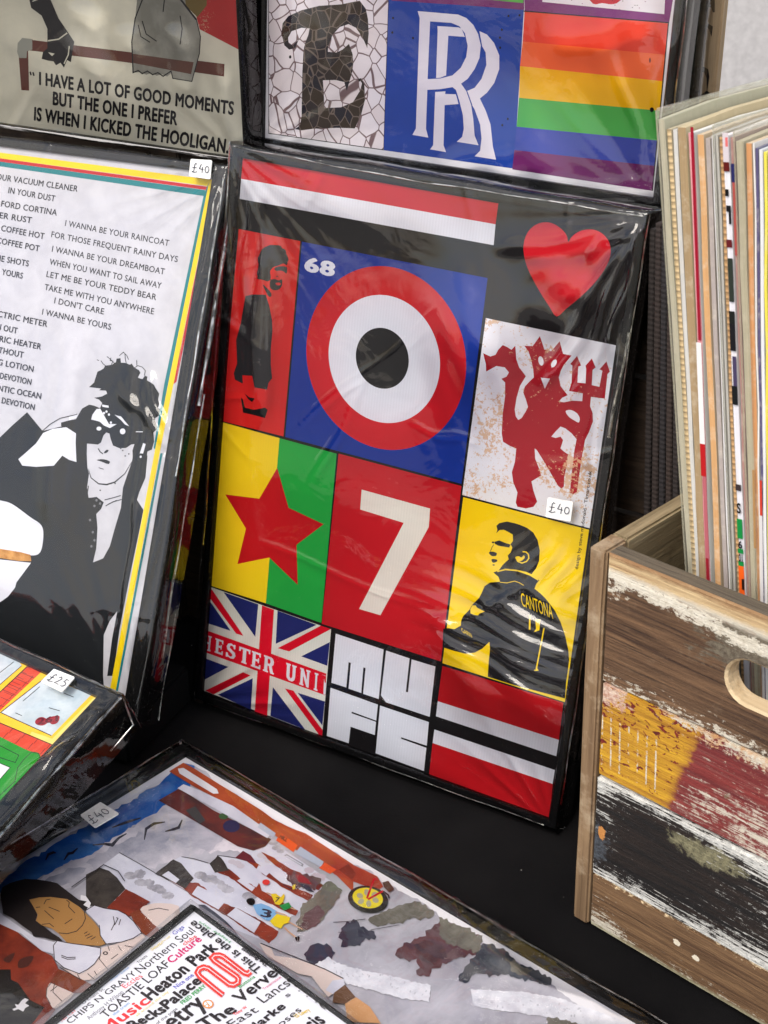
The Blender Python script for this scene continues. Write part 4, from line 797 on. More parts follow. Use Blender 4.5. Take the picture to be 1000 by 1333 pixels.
k.rough(zA('505,250 560,238 620,288 680,318 770,372 862,420 850,442 700,372 640,332 560,272'), BKR, .8, 4); k.poly(zA('612,280 674,320 660,336 596,290'), ROOF); k.rough(zA('476,216 512,180 538,206 562,246 500,256'), DKR, .6, 4)
k.rough(zA('638,205 682,214 730,252 790,300 850,322 926,352 905,378 800,322 720,270'), BKR, .8, 4); k.poly(zA('690,222 740,252 722,270 680,240'), ROOF); k.poly(zA('586,192 622,160 656,180 682,216 640,206'), ink((110, 44, 52), mottle=.3))
k.rough(zA('700,165 745,185 830,240 905,272 972,310 950,332 850,288 740,205'), BKR, .8, 4)
k.poly(zA('800,180 812,175 885,218 880,230'), ink((150, 150, 160))); k.poly(zA('806,183 812,180 876,218 874,223'), ROOF)
k.rough(zA('672,330 690,300 712,352 730,360 700,372'), BKR, .5, 3)
k.stroke(zA('85,168 170,215 250,262 300,290'), .9, LN); k.stroke(zA('355,186 410,195 472,214'), .8, LN); k.stroke(zA('250,262 320,198'), .8, LN); k.stroke(zA('510,180 560,186 590,192'), .7, LN); k.stroke(zA('300,290 400,350 560,445 735,562'), .7, ink((120, 96, 96)))
k.poly(zw('25,240 130,180 300,290 590,435 560,470 500,492 420,470 200,340'), cloudy((74, 48, 50), (110, 52, 48), 34)); k.ellp(zw((390, 370)), 11, 8, ink((52, 48, 82))); k.ellp(zw((350, 320)), 6, 4, ink((62, 92, 58))); k.poly(zw('160,290 210,270 260,340 230,360'), ink((70, 68, 70)))
k.poly(zw('78,95 150,52 200,78 330,160 420,215 540,290 600,335 690,380 760,405 860,470 1000,562 1000,700 900,600 760,520 640,440 540,365 430,310 350,250 200,170'), cloudy((158, 66, 42), (184, 86, 52), 36))
k.poly(zk('270,-20 420,60 560,130 700,200 800,245 870,280 905,340 880,360 780,330 620,270 560,225 480,180 330,60'), cloudy((158, 60, 42), (176, 74, 50), 36)); k.poly(zk('640,240 700,205 745,265 720,300'), BKR)
k.poly(zw('122,82 150,78 318,185 326,206 300,208 130,106'), PAPER); k.poly(zw('150,160 230,190 400,270 590,405 570,430 420,345 250,250 120,180'), ROOF)
k.poly(zw('640,405 722,466 700,500 612,440'), ink((232, 84, 40))); k.poly(zw('535,352 612,405 600,428 522,376'), ink((186, 194, 214))); k.poly(zw('735,472 852,548 838,575 708,505'), ink((180, 188, 208)))
k.poly(zk('525,230 560,198 628,240 590,265'), ink((232, 84, 40))); k.text('HILL', zw((628, 428)), zw((664, 448)), zw((640, 412)), LN, .03)
# camouflage shadows on the street
CG = cloudy((58, 62, 72), (92, 92, 96), 60)
for pts, mm in (('60,82 100,108 92,130 60,165 40,195 0,218 -30,225 -20,160 20,120', OLV), ('0,170 30,150 50,175 30,205 0,222 -20,210', MRN), ('88,242 96,215 112,195 140,193 150,212 190,224 196,240 160,252 150,266 95,268 100,250', NV), ('-10,290 15,262 55,258 80,285 62,312 20,318', NV),
                ('172,192 230,160 270,150 312,140 360,170 350,186 290,190 262,200 200,212', OLV), ('248,292 262,270 282,255 318,240 342,220 380,190 440,214 492,238 482,290 430,298 400,312 352,330 346,352 320,352 308,335 312,300 280,305', MRN), ('372,184 430,208 496,236 492,286 455,280 430,268 400,262 380,240', OLV), ('300,262 340,250 380,262 400,296 350,312 320,300', cloudy((100, 78, 80), (74, 58, 62), 50)),
                ('428,352 452,320 470,300 500,258 530,262 562,280 600,318 645,335 692,360 690,376 650,368 600,360 560,348 540,352 500,345 478,342 452,370 430,366', CG), ('560,300 600,318 640,332 620,350 580,340', OLV), ('676,474 700,464 745,466 800,470 840,492 800,520 690,520', OLV), ('-60,60 0,60 40,75 20,110 -40,100', MRN)): k.rough(zB(pts), mm, 3.2, 3.4)
WL = cloudy((214, 214, 224), (236, 236, 244), 90)
k.rough(zB('60,296 95,318 130,328 240,352 350,378 346,426 250,410 200,396 110,372 60,335 20,320'), WL, 1.6, 2.5); k.rough(zB('462,388 600,396 700,410 790,440 880,472 920,500 850,505 700,470 560,450 470,438'), WL, 1.6, 2.5)
for q in range(60): c_ = zB((random.uniform(70, 860), 0)); t_ = random.random(); c_ = zB((70 + 270 * t_, 325 + 70 * t_ + random.uniform(-14, 16)) if q % 2 else (475 + 330 * t_, 415 + 40 * t_ + random.uniform(-16, 18))); k.ellp(c_, random.uniform(.8, 2.2), random.uniform(.4, 1.1), ink((196, 196, 206)), random.uniform(0, 3), 7)
k.stroke(zk('610,555 700,550 800,535'), .8, LN); k.stroke(zk('640,615 700,615'), .8, LN); k.stroke(zk('830,600 1000,570'), .7, LN)
k.ellp(zk((815, 420)), 26.5, 17.5, ink((44, 42, 38)), .18); k.ellp(zk((813, 412)), 20, 13.2, ink((232, 214, 40)), .18)
for a_ in range(6):
    t0 = a_ * math.pi / 3 + .4; k.ellp((zk((813, 412))[0] + 11 * math.cos(t0), zk((813, 412))[1] + 7.4 * math.sin(t0)), 4.3, 3.3, ink((176, 170, 140)), t0)
k.stroke(zk('808,415 850,300 870,300'), 2.6, RED); k.stroke(zk('815,420 905,370'), 2.6, RED); k.stroke(zk('905,372 935,395 940,415'), 2, LN); k.poly(zk('900,320 935,310 970,360 940,380 910,350'), ink((86, 60, 48)))
# children playing
SK = ink((206, 160, 130))
k.smooth(zA('636,380 648,370 668,372 674,388 664,400 645,396'), BLACK, 3); k.poly(zA('664,400 700,392 735,405 768,426 762,455 735,468 712,462 682,438'), ink((128, 176, 222))); k.text('3', zA((700, 448)), zA((738, 456)), zA((708, 416)), NV, .03)
k.poly(zA('738,470 768,438 826,452 822,476 800,482 786,502 758,492'), ink((236, 208, 40))); k.stroke(zA('800,496 825,520 858,545'), 2.0, SK); k.poly(zA('846,540 868,534 866,554 852,556'), BLACK); k.stroke(zA('818,470 850,490 880,505'), 1.5, SK); k.stroke(zA('762,430 800,440 820,452'), 1.2, SK)
k.poly(zA('742,352 765,350 785,366 800,350 803,362 796,386 780,400 762,396'), ink((228, 196, 40))); k.stroke(zA('724,346 745,354'), 1.3, SK); k.poly(zA('778,402 820,388 834,410 800,424'), ink((40, 140, 70))); k.stroke(zA('828,412 850,420'), 1.4, SK); k.text('7', zA((760, 386)), zA((776, 388)), zA((766, 366)), NV, .02)
k.poly(zA('848,266 880,272 904,288 922,312 895,306 862,300'), ink((150, 44, 50))); k.poly(zA('862,306 905,314 932,346 900,338 880,322'), NV); k.poly(zA('835,318 850,308 848,330 838,334'), ink((226, 196, 60))); k.stroke(zA('795,310 820,325 835,330'), 1.1, NV); k.ellp(zA((722, 301)), 4.9, 3.6, ink((222, 60, 56)))
# the boy and the street at the left
k.poly(zf('-600,420 0,400 60,440 130,500 250,590 310,620 350,700 300,780 280,850 330,940 200,1100 -300,1100 -600,900'), BKR); k.poly(zf('0,360 20,380 210,510 330,540 320,610 250,590 130,490 0,430'), ROOF)
k.poly(zf('0,700 65,700 68,760 110,780 180,880 265,925 210,1000 120,1100 -60,1100 -60,720'), ink((44, 40, 38), mottle=.4)); k.poly(zf('75,935 100,925 90,905 110,910 130,885 150,870 172,880 150,900 175,915 150,930 140,950 110,935 85,945'), PAPER)
for p in ('120,640 200,620 170,680 110,690', '20,640 90,600 60,660'): k.smooth(zf(p), ink((84, 48, 42)), 3)
BG = ink((224, 206, 200)); TAN = ink((176, 132, 80)); OL2 = ink((60, 48, 50), mottle=0)
k.poly(zf('640,335 745,225 800,250 890,300 830,340 760,385 700,355'), BKR); k.poly(zf('770,370 820,345 952,470 940,510 900,522 850,490 800,430'), cloudy((120, 58, 38), (140, 70, 46), 60))
k.smooth(zf('830,345 880,315 960,308 1060,325 1050,400 1000,430 935,452 880,400'), BG, 2)
k.poly(zf('355,690 470,725 590,600 600,575 720,540 845,490 865,510 640,700 560,762 480,765 400,715'), BG)
k.smooth(zf('275,860 280,810 310,775 380,795 440,840 380,900 325,932 295,900'), BG, 3); k.poly(zf('300,780 350,698 430,730 545,790 545,835 440,842'), cloudy((120, 58, 38), (140, 70, 46), 60))
for p in ('300,905 275,860 280,810 310,775', '325,780 315,835 370,890', '300,830 340,800', '880,350 940,338 1000,350', '600,580 590,640 640,700', '520,725 560,760', '460,730 480,765', '560,710 575,735', '640,560 650,590', '700,560 720,590', '660,640 700,610', '740,560 790,570'): k.stroke(zf(p), 1.0, OL2)
k.ellp(zf((626, 605)), 3.4, 2.4, OL2); k.ellp(zf((626, 605)), 1.6, 1.1, BG)
k.poly(zf('5,260 15,215 60,190 90,180 150,165 220,168 300,180 340,190 372,215 430,260 470,290 520,300 535,340 505,358 470,330 400,285 300,272 180,288 205,330 222,378 212,412 260,445 310,485 350,510 372,532 330,532 260,510 200,505 188,480 130,440 80,400 20,370'), ink((48, 42, 42), mottle=.4))
k.poly(zf('175,288 235,275 300,272 400,285 470,330 500,360 560,420 590,460 595,500 628,550 590,562 490,555 400,545 350,490 310,460 250,440 214,412 226,378 200,330'), TAN)
k.stroke(zf('500,358 508,400 490,440 455,475 400,490 350,485'), 1.1, OL2)
for p in ('262,315 275,290 300,285', '290,332 355,358', '265,352 320,402', '385,432 430,402', '395,290 412,305 408,330 445,368', '250,435 295,430 320,450', '500,490 520,478', '505,505 535,490', '515,518 550,502', '540,525 568,508', '215,335 240,332'): k.stroke(zf(p), 1.0, OL2)
k.smooth(zf('510,352 560,322 620,340 700,352 745,375 790,415 840,485 790,518 720,540 640,550 600,512 592,450 550,400'), ROOF, 3); k.smooth(zf('318,560 340,532 420,548 500,558 598,575 595,620 560,670 520,702 470,727 380,692 325,645'), ROOF, 3)
for p in ('510,352 560,322 620,340 700,352 745,375 790,415 840,485 790,518 720,540 640,550', '318,560 325,645 380,692 470,727 520,702 560,670 595,620 598,575', '318,560 340,532 420,548 500,558 598,575', '660,470 680,430 672,388', '680,440 700,400 690,395', '705,440 716,405', '365,618 400,632 450,630', '365,628 400,642 450,640', '590,440 595,500 628,550', '355,690 400,715 480,765'): k.stroke(zf(p), 1.1, OL2)
k.poly(zf('480,262 510,268 540,310 530,340 495,320 515,300 478,290'), PAPER)
k.stroke(zf('425,215 615,82 700,120 740,180'), 1.1, LN)
# the arm by the kerb
k.smooth(zd('-60,500 40,560 100,630 180,700 260,760 340,820 420,880 500,960 560,1000 400,1100 200,900 0,700'), NV, 3)
k.poly(zd('160,640 205,660 215,685 290,695 400,735 460,765 470,790 410,835 380,800 350,760 300,750 240,715 190,690'), BG); k.stroke(zd('165,640 290,690 400,735 465,768'), 1.4, LN); k.poly(zd('400,810 425,775 465,770 470,790 430,825'), ROOF); k.poly(zd('430,820 470,790 508,835 470,860 425,855'), ink((110, 80, 60))); k.poly(zd('470,860 510,835 560,870 600,930 480,925'), ink((214, 160, 110)))
k.build('street_drawing', pr, 'coloured drawing of boy, terraced roofs, street and wheel')
price(M7, .0062, [zc((347, 350)), zc((458, 292)), zc((378, 250)), zc((306, 300))][0:0] or [(124, 1078.5), (155.5, 1060), (131, 1045), (104.5, 1062)], root, '£40')
L = Ink(M7, .003); glint_fold(root, [(W7 + .0025, H7, -.022), (W7 + .0035, .2, -.024), (W7 + .003, 0, -.024)], .0009, .0007, seed=13); glint_fold(root, [(W7 + .001, H7 + .001, .002), (W7 + .001, .0, .001)], .0005, seed=14); glint_fold(root, [(0, H7 + .002, .001), (W7, H7 + .002, .001)], .0007, seed=15); glint_fold(root, [(W7 + .002, H7 + .002, .001), (W7 + .003, H7 + .003, -.022)], .0005, seed=16)
film(root, W7, H7, .026, [cr((250, 990), (600, 1190), .004, .002), cr((440, 1030), (700, 1300), .012, .002), cr((620, 1240), (800, 1320), .006, .002), cr((30, 1120), (240, 1010), .004, .002)], (), (), 51, 1.1, 150)

# ================================================================== WORD PRINT on top of it
M8 = pose(-.0047, .3545, .041, 52.87, 79.35); 
root = empty('framed_poster', M8, 'small black framed print crowded with words, lying on the street drawing', 'framed poster')
M8 = pose(-.007, .3592, .037, 52.87, 79.35); root.matrix_world = M8
k = Ink(M8, ZP); za = Z(180, 1180, .16); zbb = Z(60, 1230, .2); zx = Z(280, 1230, .18); c = [k.loc(p) for p in ((250.4, 1192), (180, 1243), (460, 1326))]
xr = (c[0][0] + c[2][0]) / 2; yt = (c[0][1] + c[1][1]) / 2; mould(root, .24, .33, (.24 - xr, xr, .33 - yt, yt), .02, ZP)
k.lpoly([(.24 - xr - .001, .33 - yt - .001), (xr + .001, .33 - yt - .001), (xr + .001, yt + .001), (.24 - xr - .001, yt + .001)], ink((234, 234, 242))); pr = k.build('print', root)
k = Ink(M8, ZP + 4e-5); k.clip = (.24 - xr, xr, .33 - yt, yt); T_ = ink((40, 34, 38), mottle=0); TR_ = ink((226, 56, 60), mottle=0); TM = ink((206, 40, 110), mottle=0); TB = ink((96, 96, 190), mottle=0); TG = ink((60, 160, 84), mottle=0); TY = ink((232, 212, 130), mottle=0); TLb = ink((110, 160, 210), mottle=0)
def wd(zf_, t, A, B, h, mm, b=.0): k.text(t, zf_(A), zf_(B), zf_((A[0] - .80 * h, A[1] - .58 * h)), mm, b * .7, 1 + b * 1.5)
wd(zbb, 'Paul Calf', (105, 500), (195, 430), 14, TR_, .02); wd(zbb, 'Oldham St.', (243, 388), (385, 288), 20, T_); wd(zbb, 'CHIPS N GRAVY', (158, 515), (592, 188), 40, T_, .01); wd(zbb, 'TOWN', (603, 122), (662, 78), 18, T_, .01)
wd(za, 'Northern Soul', (20, 545), (470, 205), 72, T_, .005); wd(zbb, 'Anthony H Wilson', (282, 490), (508, 312), 30, ink((90, 90, 98), mottle=0)); wd(zbb, 'Eccles', (515, 285), (632, 208), 36, TR_); wd(zbb, 'TOASTIE LOAF', (392, 480), (812, 130), 56, T_, .01)
wd(zbb, 'Music', (395, 575), (682, 372), 70, TR_, .03); wd(za, 'Heaton Park', (105, 765), (650, 345), 105, T_, .05); wd(za, 'Culture', (275, 465), (520, 275), 62, TM, .03); wd(za, 'clubs', (378, 320), (480, 250), 34, TR_, .02); wd(za, 'Gigs', (297, 235), (378, 172), 34, TB)
wd(za, 'Nice one', (310, 672), (455, 565), 36, TB, .02); wd(za, 'Palace', (240, 838), (520, 615), 85, T_, .05); wd(za, 'FRED PERRY', (365, 800), (555, 655), 34, TG, .04); wd(za, 'Becks', (-30, 1000), (232, 852), 85, T_, .05); wd(za, 'of the pops', (155, 965), (322, 838), 26, T_)
wd(za, 'etry', (290, 1005), (560, 800), 150, T_, .03); wd(za, 'The', (545, 1000), (805, 855), 100, T_, .04); wd(zx, 'Verve', (190, 425), (458, 215), 90, T_, .03); wd(zx, 'East', (125, 600), (320, 480), 62, T_); wd(zx, 'Lancs', (352, 425), (550, 290), 72, T_)
wd(zx, 'Clarke', (240, 660), (512, 455), 62, T_, .04); wd(zx, 'Roses', (425, 640), (628, 478), 50, T_); wd(zx, 'Buttons', (182, 315), (292, 238), 26, TG, .02); wd(zx, 'Tony W', (145, 515), (235, 455), 22, TR_, .03); wd(zx, 'Transmission', (355, 330), (480, 240), 20, TM); wd(zx, 'Oasis', (600, 690), (800, 560), 110, T_, .04); wd(zx, 'LS Lowry', (590, 530), (690, 480), 30, ink((226, 190, 40), mottle=0), .03)
wd(zx, 's', (520, 385), (550, 365), 34, T_); wd(zbb, 'Northern Quarter', (410, 250), (545, 152), 14, TLb); wd(zbb, 'Lowry and sons', (690, 42), (760, -5), 14, TY, .02); wd(zbb, 'all around the city', (590, 470), (800, 310), 16, TY, .02); wd(zbb, 'the tram', (440, 465), (545, 385), 16, TLb, .01); wd(za, 'Top of the hill', (105, 360), (262, 252), 14, TY, .02)
def wu(zf_, t, A, B, h, mm, b=.0): k.text(t, zf_(A), zf_(B), zf_((A[0] - .8 * h, A[1] + .6 * h)), mm, b)
wu(za, 'This is the place', (1012, 512), (455, 118), 66, T_, .015); wu(zx, 'Joy Division', (1010, 548), (545, 238), 62, T_); wu(za, 'Happy days', (755, 290), (500, 125), 20, TG); wu(zx, 'The Business', (385, 150), (200, 28), 22, T_, .03)
def ribbon(p, wd_, m_): k.stroke(za(p), wd_, m_)
MP = '690,728 640,690 500,575 480,545 495,515 530,500 570,510 740,640 775,645 810,625 815,595 800,575 620,450 600,425 620,405 660,403 690,415 860,545 890,555 912,535'
ribbon(MP, 7.6, ink((224, 66, 60), mottle=0)); ribbon(MP, 1.0, PAPER)
k.ellp(za((568, 800)), 7.2, 5.6, ink((226, 140, 60), mottle=0)); k.ellp(za((568, 800)), 5.4, 4.1, ink((234, 234, 242))); k.stroke(za('545,775 592,826'), 1.0, ink((226, 140, 60), mottle=0)); k.stroke(za('568,800 540,815'), 1.0, ink((226, 140, 60), mottle=0)); k.stroke(za('568,800 575,838'), 1.0, ink((226, 140, 60), mottle=0))
k.build('word_lettering', pr, 'city words in many sizes and colours')
L = Ink(M8, .003); film(root, .24, .33, .02, (), (), (), 61, .5, 110, mat=m_film(.5, .4))

# ================================================================== PAINTED WOODEN RECORD CRATE
yawc = -44.43; MC = pose(.1275, .8382, 0.0005, yawc, 0, .85)
crate = empty('record_crate', MC, 'weathered painted wooden crate with a hand hole, full of records', 'crate')
HC = .292; LC = .40; DC = .46; TH = .0125
def paint_mat(kind):
    b = NB('painted_board_' + kind); v = b.mapping(); x, y, z = b.xyz(v)
    off = {'top': 0, 'mid': 3.1, 'black': 7.7, 'bottom': 5.3}[kind]
    def N(sx_, sy_, sc, det=6, ro=.65, di=0., o=0.): return b.noise(b.mapping((sx_, sy_, sy_), loc=(off + o, o, 0)), sc, det, ro, di)
    def mul(a, c): return b.math('MULTIPLY', a, c)
    def blob(cx, cy, rx, ry):      # 1 at the centre, 0 outside
        u = b.math('DIVIDE', b.math('SUBTRACT', x, cx), rx); w_ = b.math('DIVIDE', b.math('SUBTRACT', y, cy), ry)
        return b.math('SUBTRACT', 1., b.math('ADD', mul(u, u), mul(w_, w_)), clamp=True)
    def addn(*t):
        o = t[0]
        for q in t[1:]: o = b.math('ADD', o, q)
        return o
    g = N(1.3, 30, 7, 9, .72, .5); g2 = N(3.2, 150, 4, 6, .7, .3); bb = N(1, 1, 11, 4, .6); fine = N(1, 1, 260, 6, .75); med = N(1, 1, 75, 6, .72, .3); dash = N(9, 150, 4.2, 7, .74, .25); chipb = N(10, 34, 6, 8, .78, .6, 2.2)
    bare = b.mix(b.ramp(g, .36, .66), rgb((66, 45, 32), .75), rgb((132, 100, 72), .82)); bare = b.mix(mul(b.ramp(g2, .52, .66), .75), bare, rgb((38, 28, 22), .7)); bare = b.mix(mul(b.ramp(med, .55, .7), .35), bare, rgb((150, 124, 98), .7))
    cream = b.mix(b.ramp(fine, .35, .65), rgb((236, 230, 214), .9), rgb((192, 182, 162), .9)); cream = b.mix(mul(b.ramp(g2, .55, .68), .5), cream, rgb((120, 104, 86), .7))
    def over(cc, wgt, thr, col_, w=.018): return b.mix(b.ramp(wgt, thr, thr + w), cc, col_)
    if kind == 'top':
        cc = bare
        gz = addn(mul(blob(.125, .262, .065, .030), .22), mul(med, .5), mul(dash, .4)); cc = over(cc, gz, .55, b.mix(b.ramp(fine, .4, .6), rgb((128, 118, 100), .75), rgb((92, 80, 66), .75)), .05)
        line = b.math('SUBTRACT', 1., mul(b.math('ABSOLUTE', b.math('SUBTRACT', y, b.math('MULTIPLY_ADD', x, -.085, .2795))), 75.), clamp=True)
        cc = over(cc, addn(mul(line, .22), mul(chipb, .40), mul(fine, .34)), .515, cream)
        lin2 = b.math('SUBTRACT', 1., mul(b.math('SUBTRACT', y, .199), 34.), clamp=True)
        cc = over(cc, addn(mul(lin2, .17), mul(chipb, .45), mul(fine, .22), mul(bb, .10)), .535, cream)
        cc = over(cc, addn(mul(blob(.02, .272, .022, .018), .14), mul(chipb, .4), mul(fine, .4)), .535, cream)
        cc = over(cc, addn(mul(dash, .7), mul(fine, .12)), .575, cream)
        edge = b.math('MULTIPLY_ADD', chipb, .008, b.math('MULTIPLY_ADD', fine, .004, y))
        cc = over(cc, edge, .2845, rgb((240, 232, 212), .9), .001); cc = over(cc, edge, .2868, b.mix(b.ramp(g, .35, .65), rgb((222, 196, 150), .88), rgb((172, 136, 96), .8)), .001)
        cc = b.mix(mul(b.ramp(edge, .2935, .296), .8), cc, rgb((138, 98, 62), .75))
        cc = b.mix(b.math('LESS_THAN', z, -.0013), cc, b.mix(b.ramp(g2, .4, .6), rgb((124, 112, 94), .7), rgb((84, 74, 62), .7)))
    elif kind == 'mid':
        yel = b.mix(b.ramp(g, .38, .62), rgb((214, 164, 44), .9), rgb((172, 118, 34), .85)); yel = b.mix(mul(b.ramp(g2, .54, .64), .5), yel, rgb((126, 82, 30), .8))
        red = b.mix(b.ramp(g, .36, .64), rgb((140, 56, 52), .85), rgb((104, 36, 38), .85)); red = b.mix(mul(b.ramp(g2, .5, .62), .45), red, rgb((150, 100, 92), .8))
        side = b.ramp(b.math('ADD', b.math('MULTIPLY_ADD', chipb, .02, b.math('MULTIPLY_ADD', bb, .012, x)), mul(y, -.30)), .0425, .0445); ys = b.math('SUBTRACT', 1., side)
        cc = b.mix(side, yel, red)
        spots = N(1, 1.5, 150, 4, .6, .5, 1.3); hi = b.math('MULTIPLY', b.math('SUBTRACT', y, .163), 26., clamp=True)
        cc = over(cc, mul(ys, addn(mul(hi, .10), mul(spots, .85), mul(bb, .1))), .578, b.mix(b.ramp(fine, .4, .6), rgb((132, 36, 32), .85), rgb((92, 30, 24), .8)))
        sp2 = N(1, 2.8, 100, 4, .6, .4, 6.3); cc = over(cc, mul(ys, addn(mul(sp2, .85), mul(bb, .15))), .60, rgb((118, 44, 30), .8))
        pk = b.mix(b.ramp(fine, .4, .6), rgb((232, 214, 196), .9), rgb((188, 140, 118), .85)); cc = over(cc, mul(ys, addn(mul(blob(.018, .192, .030, .020), .20), mul(chipb, .4), mul(fine, .35))), .525, pk)
        tick = mul(b.ramp(b.math('SINE', b.math('MULTIPLY_ADD', fine, 1.2, mul(b.math('ADD', x, mul(y, .04)), 2 * math.pi / .0069))), .80, .93), mul(b.ramp(addn(mul(fine, .55), mul(med, .45)), .47, .52), mul(b.math('LESS_THAN', b.math('MULTIPLY_ADD', bb, .012, y), .181), b.math('GREATER_THAN', y, .136))))
        cc = b.mix(mul(tick, b.math('LESS_THAN', x, .062)), cc, cream)
        cc = over(cc, mul(side, addn(mul(blob(.14, .140, .075, .035), .07), mul(dash, .46), mul(fine, .26), mul(med, .14))), .482, cream, .05)
        ln_ = b.math('SUBTRACT', 1., mul(b.math('SUBTRACT', .199, y), 60.), clamp=True)
        cc = over(cc, addn(mul(ln_, .12), mul(b.math('SUBTRACT', x, .03), 1.1), mul(hi, .06), mul(chipb, .42), mul(fine, .30)), .555, b.mix(b.ramp(med, .42, .58), cream, rgb((206, 160, 112), .85)))
        cc = over(cc, mul(side, N(1, 1, 34, 3, .5, 0, 9.)), .66, rgb((116, 112, 82), .8), .03)
    elif kind == 'black':
        cc = b.mix(b.ramp(g, .4, .7), rgb((24, 21, 21), .8), rgb((50, 38, 32), .8))
        cc = over(cc, addn(mul(blob(.098, .110, .045, .016), .28), mul(med, .45), mul(fine, .3)), .555, b.mix(b.ramp(fine, .4, .6), rgb((150, 144, 112), .8), rgb((98, 94, 72), .8)), .05)
        wh = b.mix(b.ramp(fine, .35, .65), rgb((240, 238, 230), .9), rgb((172, 172, 168), .85))
        e1 = b.math('SUBTRACT', 1., mul(b.math('SUBTRACT', .1265, y), 65.), clamp=True); e2 = b.math('SUBTRACT', 1., mul(b.math('SUBTRACT', y, .0455), 52.), clamp=True)
        keep = blob(.058, .088, .050, .030); right = b.math('MULTIPLY', b.math('SUBTRACT', x, .095), 9., clamp=True); left = blob(.010, .095, .035, .035)
        d2 = N(7, 120, 5.5, 7, .75, .3, 4.4)
        cc = over(cc, addn(mul(e1, .125), mul(e2, .14), mul(left, .055), mul(right, .085), mul(keep, -.05), mul(d2, .58), mul(fine, .24), mul(med, .12)), .548, wh, .022)
        cc = over(cc, addn(mul(blob(.015, .075, .020, .03), .12), mul(bb, .4), mul(fine, .4)), .50, rgb((86, 92, 100), .75), .1)
        cc = over(cc, addn(mul(blob(.0200, .083, .0040, .0085), .30), mul(dash, .3), mul(fine, .5)), .56, rgb((196, 134, 72), .85), .02)
    else:
        cc = b.mix(b.ramp(g, .36, .66), rgb((92, 66, 46), .8), rgb((142, 110, 78), .85)); cc = b.mix(mul(b.ramp(g2, .52, .64), .6), cc, rgb((56, 40, 30), .8))
        lo = b.math('SUBTRACT', 1., mul(y, 50.), clamp=True); lf = blob(.012, .020, .045, .035)
        cc = over(cc, addn(mul(lo, .13), mul(lf, .10), mul(dash, .42), mul(fine, .30), mul(bb, .12)), .545, cream, .02)
        cc = over(cc, addn(mul(b.math('SUBTRACT', 1., mul(b.math('SUBTRACT', .0455, y), 120.), clamp=True), .2), mul(chipb, .4), mul(fine, .3)), .53, rgb((226, 206, 170), .9))
        for cx, cy in ((.083, .028), (.098, .024)): cc = over(cc, addn(mul(blob(cx, cy, .0040, .0034), .30), mul(med, .4), mul(fine, .4)), .56, rgb((232, 222, 200), .9), .02)
        cc = b.mix(mul(b.ramp(b.math('MULTIPLY_ADD', fine, -.004, y), -.0005, .0022, (1, 1, 1, 1), (0, 0, 0, 1)), .85), cc, rgb((176, 172, 140), .8))
    h = addn(mul(g2, -.8), mul(chipb, .6), mul(fine, .5)); b.princ(cc, .7, normal=b.bump(h, .75, .0016), spec=.3); return b.m
joints = [(0, .0455, 'bottom'), (.0455, .1265, 'black'), (.1265, .199, 'mid'), (.199, HC, 'top')]
def slot_plank(y0, y1, mat, hole):
    """front board with the hand hole cut through it"""
    bm = bmesh.new(); x0, x1 = TH + .0008, LC - TH - .0008; y0 += .0006; y1 -= .0006; ch = .0012
    def loop(pts, z): 
        vs = [bm.verts.new((p[0], p[1], z)) for p in pts]; return vs, [bm.edges.new((vs[i], vs[(i + 1) % len(vs)])) for i in range(len(vs))]
    def outer(i): return [(x0 + i, y0 + i), (x1 - i, y0 + i), (x1 - i, y1 - i), (x0 + i, y1 - i)]
    def inner(o): 
        hx0, hx1, hy, r = hole; pts = []
        for a in np.linspace(math.pi / 2, math.pi * 1.5, 12): pts.append((hx0 + (r + o) * math.cos(a), hy + (r + o) * math.sin(a)))
        for a in np.linspace(-math.pi / 2, math.pi / 2, 12): pts.append((hx1 + (r + o) * math.cos(a), hy + (r + o) * math.sin(a)))
        return pts
    of, oe = loop(outer(ch), 0); om, _ = loop(outer(0), -ch); ob, be = loop(outer(0), -TH)
    hf, he = loop(inner(.0016), 0); hm, _ = loop(inner(0), -.0016); hb, hbe = loop(inner(0), -TH)
    bmesh.ops.triangle_fill(bm, edges=oe + he, use_beauty=True); bmesh.ops.triangle_fill(bm, edges=be + hbe, use_beauty=True)
    for A, B in ((of, om), (om, ob)):
        for i in range(4): bm.faces.new((A[i], A[(i + 1) % 4], B[(i + 1) % 4], B[i]))
    for A, B in ((hf, hm), (hm, hb)):
        n = len(A)
        for i in range(n): f = bm.faces.new((A[i], A[(i + 1) % n], B[(i + 1) % n], B[i])); f.material_index = 1
    bmesh.ops.recalc_face_normals(bm, faces=bm.faces); me = bpy.data.meshes.new('plank'); bm.to_mesh(me); bm.free(); return link('plank', me, crate, [mat, m_wood('cut_wood', (214, 192, 156), (196, 168, 128), axis=0, k=.9)])
LAB = {'top': 'brown top board with the hand hole and a cream worn edge', 'mid': 'board painted yellow at left and dark red at right', 'black': 'black painted board with white scratches', 'bottom': 'narrow brown bottom board'}
for y0, y1, kd in joints:
    mt = paint_mat(kd)
    if kd == 'top': o = slot_plank(y0, y1, mt, (.1155, LC - .1155, .2435, .0145))
    else: o = box('plank', (TH + .0008, y0 + .0006, -TH), (LC - TH - .0008, y1 - .0006, {'mid': -.0006, 'black': .0005, 'bottom': -.0002}[kd]), crate, mt, .0014)
    o['label'] = LAB[kd]
WS = m_wood('side_board_end', (124, 98, 72), (160, 132, 100), (190, 170, 142), axis=1, k=.8, wear=.69, wearc=(206, 190, 160)); WS2 = m_wood('inner_board', (138, 120, 90), (176, 158, 124), (112, 94, 70), axis=2, k=.8, wear=.72, wearc=(196, 188, 168)); WO = m_wood('orange_board', (176, 128, 74), (192, 146, 92), (150, 104, 60), axis=2, k=.8)
